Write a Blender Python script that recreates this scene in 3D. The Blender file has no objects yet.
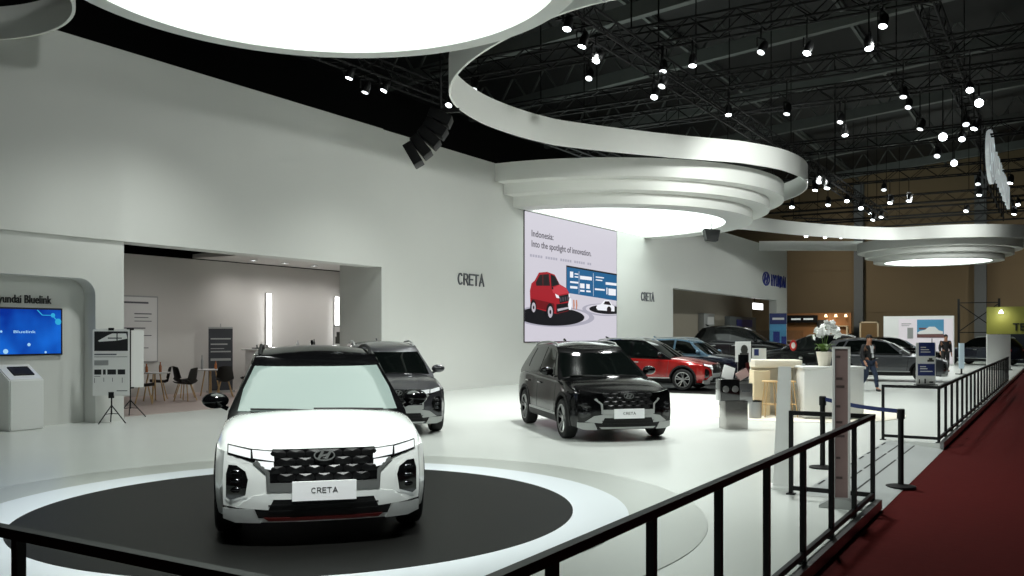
import bpy, bmesh, math, random
from mathutils import Vector, Matrix
random.seed(4)
SC = bpy.context.scene
COL = SC.collection
PI = math.pi
# ------------------------------------------------------------------ camera, world, exposure
cd = bpy.data.cameras.new('camera'); cam = bpy.data.objects.new('camera', cd); COL.objects.link(cam)
cam.location = (0, 0, 1.75); cam.rotation_euler = (PI/2, 0, math.radians(31.4))
cd.sensor_width = 36; cd.lens = 36*900/1024; cd.shift_y = 46/1024; cd.clip_end = 300
SC.camera = cam
SC.view_settings.view_transform = 'Standard'; SC.view_settings.look = 'None'
SC.view_settings.gamma = 1; SC.view_settings.use_curve_mapping = False
SC.view_settings.exposure = 0.0
w = bpy.data.worlds.new('hall_air'); SC.world = w; w.use_nodes = True
w.node_tree.nodes['Background'].inputs[0].default_value = (.8, .9, .88, 1)
w.node_tree.nodes['Background'].inputs[1].default_value = .015
SC.cycles.use_denoising = True
SC.cycles.max_bounces = 6; SC.cycles.diffuse_bounces = 3; SC.cycles.glossy_bounces = 4
SC.cycles.sample_clamp_indirect = 6
DISC_POWER, TIER_POWER, FAR_POWER = 3.9, 2.5, 3.2     # radiance of the luminous ceilings
SPOT_W = 2000                                          # stage spotlights and added fill lamps, watts
DOWN = [(-8.5, 17.2, 1.2), (-8.5, 21, 1.1), (-4.7, 20, .8), (-5.2, 26.5, 1.0), (-9.8, 24.5, 1.2), (-7.8, 35, 1.0), (-3.6, 35, .7), (-8.5, 43, 1.0), (-5, 43, .8), (-8.3, 51, 1.0), (-4.1, 51, .8), (-12.5, 17.5, .5), (-13.0, 11.5, .55), (-3.4, 12.5, 1.0), (-5.4, 19.6, .25)]
WASH = [((-2.6, 3.2, 8.5), (-6.2, 6.2, .6), 2.7, 40), ((-2.6, 3.2, 8.5), (-2.75, 10.6, .8), .6, 32), ((-2.8, 50, 7.9), (-6.4, 56.5, 6.9), .5, 70), ((-2.6, 8.5, 8.5), (-6.4, 6.6, .9), .35, 42), ((-2.6, 5.2, 8.5), (-16, 9, 4), .6, 85), ((-3.2, 20, 7.7), (-16, 17, 4), .6, 70), ((-3.4, 27.5, 7.5), (-16, 25, 2.5), .8, 65), ((-4.2, 24.5, 7.6), (-11, 31.5, 6.6), 1.2, 55), ((-3.4, 20, 7.7), (-12, 24, 7), .3, 70), ((-5, 43, 7.6), (-16, 40, 4), .8, 90), ((-4, 51, 7.9), (-16, 53, 4), .9, 90)]
HALL_FILL_W = 900

# ------------------------------------------------------------------ materials
def lin(h):
    h = h.lstrip('#'); o = []
    for i in (0, 2, 4):
        c = int(h[i:i+2], 16)/255
        o.append(c/12.92 if c <= .04045 else ((c+.055)/1.055)**2.4)
    return (*o, 1)
def mat(name, col, rough=.5, metal=0, emit=0, ecol=None, coat=0, noise=0, nscale=3, bump=0, alpha=1, spec=.5, nostretch=None):
    m = bpy.data.materials.new(name); m.use_nodes = True
    nt = m.node_tree; b = nt.nodes['Principled BSDF']
    col = lin(col) if isinstance(col, str) else (*col[:3], 1)
    b.inputs['Base Color'].default_value = col
    b.inputs['Roughness'].default_value = rough; b.inputs['Metallic'].default_value = metal
    b.inputs['Specular IOR Level'].default_value = spec
    b.inputs['Coat Weight'].default_value = coat; b.inputs['Coat Roughness'].default_value = .03
    b.inputs['Alpha'].default_value = alpha
    if emit:
        b.inputs['Emission Color'].default_value = lin(ecol) if ecol else col
        b.inputs['Emission Strength'].default_value = emit
    if noise or bump:
        tc = nt.nodes.new('ShaderNodeTexCoord'); n = nt.nodes.new('ShaderNodeTexNoise')
        n.inputs['Scale'].default_value = nscale; n.inputs['Detail'].default_value = 5
        nt.links.new(tc.outputs['Object'], n.inputs['Vector'])
        if noise:
            mx = nt.nodes.new('ShaderNodeMix'); mx.data_type = 'RGBA'
            mx.inputs[6].default_value = tuple(v*(1-noise) for v in col[:3])+(1,)
            mx.inputs[7].default_value = tuple(min(1, v*(1+noise)) for v in col[:3])+(1,)
            nt.links.new(n.outputs['Fac'], mx.inputs[0]); nt.links.new(mx.outputs[2], b.inputs['Base Color'])
        if bump:
            bp = nt.nodes.new('ShaderNodeBump'); bp.inputs['Strength'].default_value = bump; bp.inputs['Distance'].default_value = .01
            nt.links.new(n.outputs['Fac'], bp.inputs['Height']); nt.links.new(bp.outputs['Normal'], b.inputs['Normal'])
    return m
def nolamp(m):
    m.cycles.emission_sampling = 'NONE'; return m
M = dict(
    wall=mat('white_wall_paint', '#cfd0cc', .7, noise=.03, nscale=.6, bump=.05),
    wall2=mat('off_white_wall_paint', '#c9c7c2', .7, noise=.03, nscale=.6),
    beige=mat('beige_wall_paint', '#a89f90', .75, noise=.04, nscale=.8),
    floor=mat('pale_grey_vinyl', '#d2d5d1', .26, noise=.04, nscale=.5),
    greyring=mat('mid_grey_vinyl', '#b4b7b2', .28, noise=.03, nscale=.7),
    whitering=mat('white_vinyl', '#dfe4ea', .3),
    blackdisc=mat('black_vinyl', '#0d0d0c', .5, spec=.2, noise=.25, nscale=1.2),
    carpet=mat('dark_red_carpet', '#451110', .95, noise=.16, nscale=14, bump=.3, spec=.1),
    concrete=mat('hall_concrete', '#4a4744', .8, noise=.1, nscale=2),
    plank=mat('grey_plank', '#a9adac', .35, noise=.06, nscale=2),
    gap=mat('dark_joint', '#1b1b1b', .6),
    pink=mat('blush_wood_floor', '#b3a29c', .4, noise=.06, nscale=3),
    hall=mat('brown_hall_cladding', '#7d6d52', .8, noise=.05, nscale=.5),
    column=mat('grey_hall_column', '#6a6f70', .7, noise=.04),
    roof=mat('dark_roof_sheet', '#0b0b0a', .8, noise=.3, nscale=.5),
    beam=mat('grey_steel_beam', '#525653', .7, noise=.15),
    truss=mat('black_truss_metal', '#0a0a0b', .6, spec=.2),
    black=mat('black_metal', '#0a0a0b', .5, spec=.3),
    blackp=mat('black_plastic', '#0a0a0b', .55, spec=.3),
    rubber=mat('tyre_rubber', '#0d0d0e', .75, bump=.1, nscale=60),
    chrome=mat('bright_chrome', '#c8c8c8', .15, metal=1),
    darkchrome=mat('dark_chrome', '#3a3a3c', .18, metal=1),
    silver=mat('satin_silver', '#a5a7a6', .4, metal=.35),
    alu=mat('brushed_aluminium', '#9a9a9a', .3, metal=.9),
    steel=mat('mirror_steel', '#a8a6a2', .22, metal=.85),
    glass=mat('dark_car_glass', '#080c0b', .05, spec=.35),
    glasslight=mat('sheen_tinted_glass', '#6c7774', .06, spec=.28),  # pale grey-green base paints in the glowing ceiling's reflection
    lampclear=mat('lamp_lens', '#e8eaec', .08, emit=.35, coat=1),
    grillem=mat('gloss_black_grille', '#0c0c0d', .35, spec=.25),
    pearlgrey=mat('pearl_grey_trim', '#c3c6c5', .3, metal=.2),
    satin=mat('dark_satin_trim', '#6f7170', .35, metal=.4),
    lampdark=mat('dark_lamp_housing', '#0a0a0b', .1, coat=1),
    redtrim=mat('red_trim', '#45100d', .3),
    white=mat('white_gloss_panel', '#e4e5e3', .3),
    whitem=mat('white_matt_panel', '#dcdcda', .6),
    cream=mat('cream_panel', '#e9e2d2', .5),
    ringwhite=mat('white_ring_fascia', '#e6e7e3', .6),
    plate=mat('white_plate', '#e9eaec', .35),
    ink=mat('black_ink', '#16171a', .5),
    inkgrey=mat('grey_ink', '#55575c', .6),
    bluesign=mat('blue_sign_paint', '#1b2f8a', .5),
    navy=mat('navy_panel', '#1c2b66', .5),
    wood=mat('pale_beech', '#c9a878', .5, noise=.08, nscale=8),
    ply=mat('pale_plywood', '#d6c6a6', .55, noise=.05, nscale=4),
    shell=mat('dark_grey_seat_shell', '#34332f', .55),
    shellb=mat('black_seat_shell', '#181817', .5),
    leaf=mat('orchid_leaf', '#5f7d35', .45, noise=.2, nscale=9),
    petal=mat('orchid_petal', '#eff0ee', .5),
    skin=mat('skin', '#9c6f55', .55),
    jacket=mat('black_jacket', '#0f1013', .8),
    shirt=mat('white_shirt', '#d9d9dc', .8),
    jeans=mat('blue_jeans', '#232f45', .85, noise=.15, nscale=20),
    hair=mat('dark_hair', '#14100e', .7),
    shoe=mat('dark_shoe', '#121214', .5),
    belt=mat('navy_belt', '#1c2a5c', .7),
    mauve=mat('mauve_print', '#8a7471', .55, noise=.06, nscale=5),
    orange=mat('orange_plywood', '#93653a', .6, noise=.12, nscale=2),
    olive=mat('olive_yellow_wall', '#8b893a', .6),
    acry=mat('clear_acrylic', '#2c3436', .04, alpha=.12),
    red=mat('red_gloss', '#b3201c', .3),
    amber=mat('amber_drink', '#a8643a', .25),
    tubel=mat('led_tube_light', '#ffffff', emit=7),
    lens=nolamp(mat('spot_lens_light', '#ffffff', emit=9, ecol='#f3fbff')),
    lensdim=nolamp(mat('spot_lens_dim', '#ffffff', emit=1.6, ecol='#f3fbff')),
    signlit=mat('lit_sign_face', '#dfe9ea', .5, emit=.3),
    exitlit=nolamp(mat('lit_white_sign', '#ffffff', emit=2.0)),
)
# ------------------------------------------------------------------ mesh helpers
def B(): return bmesh.new()
def box(bm, c, s, rot=None, bev=0):
    g = bmesh.ops.create_cube(bm, size=1)
    vs = g['verts']
    for v in vs: v.co = Vector((v.co.x*s[0], v.co.y*s[1], v.co.z*s[2]))
    if bev:
        es = list({e for v in vs for e in v.link_edges})
        r = bmesh.ops.bevel(bm, geom=es, offset=bev, segments=2, affect='EDGES', profile=.5)
        vs = list({v for f in r['faces'] for v in f.verts} | {v for v in vs if v.is_valid})
    m = Matrix.Translation(c) @ (rot.to_4x4() if rot is not None else Matrix())
    for v in vs: v.co = m @ v.co
    return vs
def seg(bm, a, b, wd, hd=None):
    a, b = Vector(a), Vector(b); d = b-a
    q = d.to_track_quat('Z', 'Y').to_matrix()
    box(bm, (a+b)/2, (wd, hd or wd, d.length), q)
def tube(bm, pts, r, n=8, closed=False, caps=True):
    pts = [Vector(p) for p in pts]; rings = []; N = len(pts)
    up = None
    for i, p in enumerate(pts):
        if closed: d = pts[(i+1) % N]-pts[i-1]
        else: d = pts[min(i+1, N-1)]-pts[max(i-1, 0)]
        d.normalize()
        if up is None:
            up = Vector((0, 0, 1)) if abs(d.z) < .9 else Vector((1, 0, 0))
        s = d.cross(up)
        if s.length < 1e-4: s = d.cross(Vector((1, .3, 0)))
        s.normalize(); u = s.cross(d); u.normalize()
        if abs(d.z) < .9: up = Vector((0, 0, 1))
        else: up = u
        rr = r[i] if isinstance(r, (list, tuple)) else r
        rings.append([bm.verts.new(p+rr*(math.cos(2*PI*k/n)*s+math.sin(2*PI*k/n)*u)) for k in range(n)])
    for i in range(N if closed else N-1):
        a, b = rings[i], rings[(i+1) % N]
        for k in range(n): bm.faces.new((a[k], a[(k+1) % n], b[(k+1) % n], b[k]))
    if caps and not closed:
        bm.faces.new(rings[0][::-1]); bm.faces.new(rings[-1])
def lathe(bm, prof, n=32, c=(0, 0, 0), axis='Z', closed=False):
    rings = []
    for r, h in prof:
        ring = []
        for k in range(n):
            a = 2*PI*k/n; x, y = r*math.cos(a), r*math.sin(a)
            p = {'Z': (x, y, h), 'Y': (x, h, y), 'X': (h, x, y)}[axis]
            ring.append(bm.verts.new(Vector(c)+Vector(p)))
        rings.append(ring)
    L = len(rings)
    for i in range(L if closed else L-1):
        a, b = rings[i], rings[(i+1) % L]
        for k in range(n): bm.faces.new((a[k], a[(k+1) % n], b[(k+1) % n], b[k]))
    if not closed:
        if prof[0][0] > 1e-6: bm.faces.new(rings[0])
        if prof[-1][0] > 1e-6: bm.faces.new(rings[-1])
    bmesh.ops.remove_doubles(bm, verts=[v for r in rings for v in r], dist=1e-6)
def prism(bm, outline, z0, z1, fn=None):
    """outline (u,v) extruded along third axis; fn maps (u,v,t) to a point"""
    fn = fn or (lambda u, v, t: (u, v, t))
    a = [bm.verts.new(fn(u, v, z0)) for u, v in outline]; b = [bm.verts.new(fn(u, v, z1)) for u, v in outline]
    fs = [bm.faces.new(a[::-1]), bm.faces.new(b)]
    n = len(a)
    for i in range(n): fs.append(bm.faces.new((a[i], a[(i+1) % n], b[(i+1) % n], b[i])))
    return fs
def ball(bm, c, s, n=12, rot=None):
    g = bmesh.ops.create_uvsphere(bm, u_segments=n, v_segments=max(6, n//2), radius=1)
    for v in g['verts']:
        p = Vector((v.co.x*s[0], v.co.y*s[1], v.co.z*s[2]))
        v.co = (rot @ p if rot is not None else p)+Vector(c)
def patch(bm, outline, fn, off=.006, base=-.004, du=.08, dv=.15):
    """2-D outline cut into a grid and wrapped on a surface fn(u,v,off)"""
    t = bmesh.new(); f = t.faces.new([t.verts.new((u, v, 0)) for u, v in outline])
    bmesh.ops.triangulate(t, faces=[f])
    us = [p[0] for p in outline]; vs = [p[1] for p in outline]
    for lo, hi, d, no in ((min(us), max(us), du, (1, 0, 0)), (min(vs), max(vs), dv, (0, 1, 0))):
        k = int((hi-lo)/d)
        for i in range(1, k+1):
            x = lo+(hi-lo)*i/(k+1)
            bmesh.ops.bisect_plane(t, geom=t.verts[:]+t.edges[:]+t.faces[:], plane_co=(x, x, 0), plane_no=no, dist=1e-5)
    mp = {v: bm.verts.new(fn(v.co.x, v.co.y, off)) for v in t.verts}
    bp = {}
    for f in t.faces: bm.faces.new([mp[v] for v in f.verts])
    for e in t.edges:
        if len(e.link_faces) == 1:
            for v in e.verts:
                if v not in bp: bp[v] = bm.verts.new(fn(v.co.x, v.co.y, base))
            a, b = e.verts; bm.faces.new((mp[a], mp[b], bp[b], bp[a]))
    t.free()
def pchip(pts):
    xs = [p[0] for p in pts]; ys = [p[1] for p in pts]; n = len(xs)
    h = [xs[i+1]-xs[i] for i in range(n-1)]; d = [(ys[i+1]-ys[i])/h[i] for i in range(n-1)]
    m = [d[0]]+[0 if d[i-1]*d[i] <= 0 else 2*d[i-1]*d[i]/(d[i-1]+d[i]) for i in range(1, n-1)]+[d[-1]]
    def f(x):
        if x <= xs[0]: return ys[0]
        if x >= xs[-1]: return ys[-1]
        i = max(k for k in range(n-1) if xs[k] <= x); t = (x-xs[i])/h[i]
        return (2*t**3-3*t*t+1)*ys[i]+(t**3-2*t*t+t)*h[i]*m[i]+(-2*t**3+3*t*t)*ys[i+1]+(t**3-t*t)*h[i]*m[i+1]
    return f
def crom(pts, sub=8, closed=False):
    P = [Vector(p) for p in pts]; n = len(P); out = []
    for i in range(n if closed else n-1):
        g = lambda k: P[k % n] if closed else P[max(0, min(n-1, k))]
        a, b, c, d = g(i-1), g(i), g(i+1), g(i+2)
        for k in range(sub):
            t = k/sub
            out.append(.5*(2*b+(c-a)*t+(2*a-5*b+4*c-d)*t*t+(3*b-a-3*c+d)*t**3))
    if not closed: out.append(P[-1])
    return out
def obj(name, bm, m, parent=None, loc=None, rotz=0, sharp=38, smooth=True, kind=None):
    bmesh.ops.recalc_face_normals(bm, faces=bm.faces[:])
    me = bpy.data.meshes.new(name)
    if smooth:
        for f in bm.faces: f.smooth = True
        lim = math.radians(sharp)
        for e in bm.edges:
            if len(e.link_faces) == 2:
                try: e.smooth = e.calc_face_angle() < lim
                except ValueError: e.smooth = True
    bm.to_mesh(me); bm.free()
    for k in (m if isinstance(m, (list, tuple)) else [m]): me.materials.append(k)
    o = bpy.data.objects.new(name, me); COL.objects.link(o)
    if parent is not None: o.parent = parent
    if loc: o.location = loc
    if rotz: o.rotation_euler = (0, 0, rotz)
    if kind: o['kind'] = kind
    return o
def thing(name, label, cat, loc=(0, 0, 0), rotz=0, group=None):
    o = bpy.data.objects.new(name, None); COL.objects.link(o)
    o.empty_display_size = .2
    o.location = loc; o.rotation_euler = (0, 0, rotz); return tag(o, label, cat, group)
def tag(o, label, cat, group=None):
    o['label'] = label; o['category'] = cat
    if group: o['group'] = group
    return o
def struct(name, bm, m, smooth=False, **k): return obj(name, bm, m, kind='structure', smooth=smooth, **k)
def one(name, bm, m, label, cat, group=None, **k): return tag(obj(name, bm, m, **k), label, cat, group)
def txt(s, fn, x0, x1, z0, z1, depth=.01, bold=.008):
    """lettering fitted in the rectangle x0..x1, z0..z1 (cap height), fn maps (u,v,t) to a point"""
    cu = bpy.data.curves.new('lettering', 'FONT'); cu.body = s; cu.resolution_u = 3; cu.size = 1; cu.offset = bold
    o = bpy.data.objects.new('lettering', cu); COL.objects.link(o)
    dg = bpy.context.evaluated_depsgraph_get()
    me = bpy.data.meshes.new_from_object(o.evaluated_get(dg))
    bpy.data.objects.remove(o); bpy.data.curves.remove(cu)
    t = bmesh.new(); t.from_mesh(me); bpy.data.meshes.remove(me)
    xa = min(v.co.x for v in t.verts); xb = max(v.co.x for v in t.verts)
    cap = .69
    bm = bmesh.new(); mp = {}; mq = {}
    for v in t.verts:
        u = x0+(v.co.x-xa)/(xb-xa)*(x1-x0); q = z0+v.co.y/cap*(z1-z0)
        mp[v] = bm.verts.new(fn(u, q, depth)); mq[v] = bm.verts.new(fn(u, q, 0))
    for f in t.faces:
        bm.faces.new([mp[v] for v in f.verts]); bm.faces.new([mq[v] for v in f.verts][::-1])
    for e in t.edges:
        if len(e.link_faces) == 1:
            a, b = e.verts
            try: bm.faces.new((mp[a], mp[b], mq[b], mq[a]))
            except ValueError: pass
    t.free(); return bm
GL = {  # stroke capitals in a unit-high box
 'C': (.78, [[(.39+.39*math.cos(a), .5+.5*math.sin(a)) for a in [math.radians(48+264*i/16) for i in range(17)]]]),
 'R': (.72, [[(0, 0), (0, 1), (.42, 1), (.60, .94), (.68, .75), (.60, .56), (.42, .49), (0, .49)], [(.38, .49), (.72, 0)]]),
 'E': (.62, [[(.62, 1), (0, 1), (0, 0), (.62, 0)], [(0, .52), (.56, .52)]]),
 'T': (.74, [[(0, 1), (.74, 1)], [(.37, 1), (.37, 0)]]),
 'A': (.82, [[(0, 0), (.41, 1), (.82, 0)], [(.16, .34), (.66, .34)]]),
 'H': (.74, [[(0, 0), (0, 1)], [(.74, 0), (.74, 1)], [(0, .5), (.74, .5)]]),
 'Y': (.78, [[(0, 1), (.39, .48), (.78, 1)], [(.39, .48), (.39, 0)]]),
 'U': (.72, [[(0, 1), (0, .3), (.1, .08), (.36, 0), (.62, .08), (.72, .3), (.72, 1)]]),
 'N': (.74, [[(0, 0), (0, 1), (.74, 0), (.74, 1)]]),
 'D': (.74, [[(0, 0), (0, 1), (.34, 1), (.62, .88), (.74, .5), (.62, .12), (.34, 0), (0, 0)]]),
 'I': (.0, [[(0, 0), (0, 1)]])}
def block(s, fn, x0, x1, z0, z1, depth=.02, wt=.15, gapw=.3):
    """bold sans capitals drawn as strokes, fitted in a rectangle"""
    tot = sum(GL[c][0] for c in s)+gapw*(len(s)-1)+wt; k = (x1-x0)/tot; h = (z1-z0)/(1+wt); x = wt/2
    bm = bmesh.new(); lift = 0
    for c in s:
        wd, L = GL[c]
        for pl in L:
            P_ = [Vector((p[0]*k, p[1]*h)) for p in pl]; W2 = wt*h/2; n = len(P_); up, dn = [], []
            for i in range(n):
                d0 = (P_[i]-P_[i-1]).normalized() if i else (P_[1]-P_[0]).normalized()
                d1 = (P_[i+1]-P_[i]).normalized() if i < n-1 else d0
                q = (d0+d1); q = q.normalized() if q.length > 1e-6 else d0
                nn = Vector((-q.y, q.x)); m_ = W2/max(.35, nn.dot(Vector((-d1.y, d1.x))))
                e = Vector((0, 0))
                if i == 0: e = -d1*W2*.98
                if i == n-1: e = d0*W2*.98
                up.append(P_[i]+nn*m_+e); dn.append(P_[i]-nn*m_+e)
            lift += .00015
            for i in range(n-1):
                prism(bm, [tuple(Vector((x0+x*k, z0+W2))+q) for q in (dn[i], dn[i+1], up[i+1], up[i])], 0, depth+lift, fn)
        x += wd+gapw
    return bm
def evalmesh(o):
    dg = bpy.context.evaluated_depsgraph_get()
    me = bpy.data.meshes.new_from_object(o.evaluated_get(dg)); return me
def rects(bm, L, fn, t0, t1):
    for (a, b, c, d) in L: prism(bm, [(a, c), (b, c), (b, d), (a, d)], t0, t1, fn)
def wallx(x):                       # a plane facing +x: u runs along y, v up, t towards the viewer
    return lambda u, v, t: (x+t, u, v)
# ================================================================== SETTING
bm = B(); prism(bm, [(-23, 2), (-1.65, 2), (-1.65, 10.05), (-2.45, 10.05), (-2.45, 15.85), (-1.65, 15.85), (-1.65, 66), (-23, 66)], -.1, 0)
struct('floor', bm, M['floor'])
bm = B(); prism(bm, [(-26, -6), (30, -6), (30, 78), (-26, 78)], -.3, -.16); struct('floor_hall', bm, M['concrete'])
bm = B(); prism(bm, [(-26, -5), (14, -5), (14, 74), (-1.6, 74), (-1.6, 1.95), (-26, 1.95)], -.16, -.1); struct('floor_carpet', bm, M['carpet'])
bm = B(); prism(bm, [(-22.0, 12), (-16.9, 11.6), (-16.9, 19.5), (-22.0, 24.2)], 0, .008); struct('floor_lounge', bm, M['pink'])
# entrance ramp with plank joints
bm = B(); v = lambda x, y, z: bm.verts.new((x, y, z))
a = [v(-2.45, 10.05, 0), v(-1.6, 10.05, -.095), v(-1.6, 15.85, -.095), v(-2.45, 15.85, 0)]
b_ = [v(-2.45, 10.05, -.1), v(-1.6, 10.05, -.1), v(-1.6, 15.85, -.1), v(-2.45, 15.85, -.1)]
bm.faces.new(a); bm.faces.new(b_[::-1])
for i in range(4): bm.faces.new((a[i], b_[i], b_[(i+1) % 4], a[(i+1) % 4]))
for f in bm.faces: f.material_index = 0
n0 = len(bm.faces)
for k, x in enumerate((-2.42, -2.22, -2.02, -1.82)):
    z = -.1*(x+2.45)/.85
    for j in range(3 if k != 0 else 9):
        y0 = 10.2+(j*1.9+.45*(k % 2) if k else j*.62); y1 = y0+(1.75 if k else .34)
        if y1 > 15.8: y1 = 15.8
        vs = [v(x-.012, y0, z+.0045), v(x+.012, y0, z+.0015), v(x+.012, y1, z+.0015), v(x-.012, y1, z+.0045)]
        bm.faces.new(vs).material_index = 1
struct('floor_ramp', bm, [M['plank'], M['gap']])
bm = B()
for y0, y1 in ((2, 10.05), (15.85, 66)): box(bm, (-1.63, (y0+y1)/2, -.03), (.06, y1-y0, .1))
box(bm, (-12.3, 1.98, -.03), (21.3, .05, .1))
struct('trim_1', bm, M['alu'])
# turntable under the white car
TT = (-6.46, 6.64)
tt = thing('turntable', 'round black display floor ringed in white and grey under white car', 'turntable', (*TT, 0))
def annulus(r0, r1, z0, z1, n=128):
    bm = B(); lathe(bm, [(r0, z0), (r1, z0), (r1, z1), (r0, z1)], n, closed=True); return bm
bm = B(); lathe(bm, [(0, .001), (2.66, .001), (2.66, .016), (0, .016)], 128); obj('black_disc', bm, M['blackdisc'], tt)['label'] = 'black round disc'
obj('white_border', annulus(2.66, 3.2, .001, .012), M['whitering'], tt)['label'] = 'white ring border'
obj('grey_border', annulus(3.2, 3.93, .001, .006), M['greyring'], tt)['label'] = 'grey ring border'
# red car's black platform, desk's pale round floor
bm = B(); prism(bm, [(-14.6, 25.3), (-7.0, 25.3), (-7.0, 34.5), (-14.6, 34.5)], 0, .015)
one('display_mat', bm, M['blackdisc'], 'black square floor mat under the red car', 'mat')
bm = B(); lathe(bm, [(0, .001), (2.3, .001), (2.3, .012), (0, .012)], 96, c=(-5.1, 20.4, 0))
one('floor_disc', bm, M['cream'], 'cream round floor disc beneath reception counters', 'floor disc')
# walls of the stand
XW = -16.2
bm = B()       # lower left wall with a rounded display recess
def arc(cx, cy, r, a0, a1, n=8): return [(cx+r*math.cos(math.radians(a0+(a1-a0)*i/n)), cy+r*math.sin(math.radians(a0+(a1-a0)*i/n))) for i in range(n+1)]
out = [(3, 0), (7.0, 0)]+[(7.0, 2.45)]+arc(7.35, 2.5, .35, 180, 90)+arc(10.5, 2.5, .33, 90, 0)+[(10.83, 0), (11.46, 0), (11.46, 3.62), (3, 3.62)]
prism(bm, out, -.36, 0, wallx(XW)); struct('wall_left', bm, M['wall'])
bm = B(); rects(bm, [(3, 11.2, 0, 3.6)], wallx(-16.58), -.25, 0); struct('wall_recess', bm, M['wall'])
bm = B(); rects(bm, [(3, 19.55, 3.62, 7.47)], wallx(XW), -.5, .06); struct('wall_fascia', bm, M['wall'])
bm = B(); rects(bm, [(19.55, 41.64, 0, 7.47)], wallx(XW), -1.55, 0); struct('wall_display', bm, M['wall'])
bm = B(); rects(bm, [(41.64, 63.05, 4.0, 7.47), (60.4, 63.05, 0, 4.02)], wallx(XW), -.5, 0); struct('wall_far', bm, M['wall'])
bm = B(); rects(bm, [(40, 66, 0, 5)], wallx(-19.5), -.2, 0); struct('wall_far_room', bm, M['beige'])
bm = B(); rects(bm, [(9.5, 26, 0, 3.97)], wallx(-22), -.2, 0); struct('wall_lounge', bm, M['wall2'])
bm = B(); box(bm, (-19.5, 24.6, 2), (5, .2, 4)); struct('wall_lounge_end', bm, M['wall2'])
bm = B(); box(bm, (-19.6, 21.1, 4.06), (4.8, 6.5, .12)); struct('ceiling_lounge', bm, M['wall2'])
bm = B(); box(bm, (XW+.012, 11.3+.0, .05), (.02, .3, .1)); box(bm, (XW+.012, 30.6, .05), (.02, 22, .1)); struct('baseboard_left', bm, M['wall'])
# hall
bm = B(); prism(bm, [(-26, -.3), (20, -.3), (20, 16), (-26, 16)], 72, 72.4, lambda u, v, t: (u, t, v))
for z in (3.4, 6.6, 7.3, 9.2): box(bm, (-3, 71.97, z), (46, .06, .05))
struct('wall_hall', bm, M['hall'])
for k, (x0, x1) in enumerate(((-13.3, -12.75), (-5.2, -4.55))):
    bm = B(); box(bm, ((x0+x1)/2, 71.6, 6.5), (x1-x0+.1, .6, 13)); struct('trim_%d' % (k+2), bm, M['column'])
bm = B(); v = bm.verts
p = [(-30, -8, 12.2), (25, -8, 17), (25, 74, 17), (-30, 74, 12.2)]
lo = [v.new(q) for q in p]; hi = [v.new((q[0], q[1], q[2]+.3)) for q in p]
bm.faces.new(lo[::-1]); bm.faces.new(hi)
for i in range(4): bm.faces.new((lo[i], lo[(i+1) % 4], hi[(i+1) % 4], hi[i]))
struct('ceiling', bm, M['roof'])
bm = B(); prism(bm, [(-26, -.3), (-26, 16), (-25.6, 16), (-25.6, -.3)], -6, 72, lambda u, v, t: (u, t, v)); struct('wall_hall_left', bm, M['truss'])
# roof beams (rise with the roof) and hall roof trusses
words = ['first', 'second', 'third', 'fourth', 'fifth', 'sixth', 'seventh', 'eighth', 'ninth', 'tenth', 'eleventh', 'twelfth', 'thirteenth', 'fourteenth', 'fifteenth', 'sixteenth', 'seventeenth', 'eighteenth', 'nineteenth', 'twentieth']
def roofz(x): return 12.2+(x+30)*4.8/55
for k, y in enumerate((10, 16, 22, 28, 34, 41, 48, 56, 64)):
    t = thing('roof_beam', words[k]+' grey steel roof beam above the stand counted from the camera', 'beam', (-3, y, roofz(-3)-1.4), 0, 'steel beams under the hall roof')
    bm = B()
    def bz(x, d): return (x+3)*4.8/55+d
    for d, s in ((0, (.5, .3)), (1.25, (.2, .12))):
        seg(bm, (-20, 0, bz(-20, d)), (20, 0, bz(20, d)), s[1], s[0])
    obj('chord', bm, M['beam'], t)
    bm = B()
    for i in range(26):
        x = -20+i*1.55
        seg(bm, (x, 0, bz(x, 0)), (x+.77, 0, bz(x+.77, 1.25)), .07); seg(bm, (x+.77, 0, bz(x+.77, 1.25)), (x+1.55, 0, bz(x+1.55, 0)), .07)
    obj('lattice', bm, M['beam'], t)
for k, x in enumerate((-13, -7, -1, 5)):
    bm = B()
    for z in (0, -.25): seg(bm, (x, 2, roofz(x)-.12+z), (x, 71, roofz(x)-.12+z), .12)
    one('roof_purlin', bm, M['beam'], words[k]+' long grey purlin running under the roof, counted from left', 'beam', 'long purlins')
# box trusses carrying the lights
def box_truss(label, a, b, s=.4, n=None, group='black box trusses', drops=()):
    a, b = Vector(a), Vector(b); d = (b-a); L = d.length; d.normalize(); sd = Vector((-d.y, d.x, 0))*s/2; up = Vector((0, 0, s/2))
    t = thing('box_truss', label, 'truss', (a+b)/2, 0, group); o = (a+b)/2
    for i in (-1, 1):
        for j in (-1, 1):
            bm = B(); tube(bm, [a-o+i*sd+j*up, b-o+i*sd+j*up], .03, 6); obj('chord', bm, M['truss'], t)
    bm = B(); n = n or int(L/.55)
    for k in range(n):
        p, q = a-o+d*(L*k/n), a-o+d*(L*(k+1)/n)
        sg = 1 if k % 2 else -1
        for i in (-1, 1):
            seg(bm, p+i*sd-sg*up, q+i*sd+sg*up, .022); seg(bm, p+sg*sd+i*up, q-sg*sd+i*up, .022)
    obj('lattice', bm, M['truss'], t)
    for f in (.05, .28, .5, .72, .95):
        bm = B(); p = a-o+d*L*f+up; zz = roofz(a.x+d.x*L*f)-o.z
        seg(bm, p, (p.x, p.y, zz), .03); obj('hanging_rod', bm, M['truss'], t)
    return t
box_truss('long black box truss with spotlights down the middle of the stand', (-8.5, 8, 8.35), (-8.5, 54, 8.35))
box_truss('long black box truss above the aisle railing carrying the hanging sign', (-2.6, 1, 9.25), (-2.6, 62, 9.25))
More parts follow.
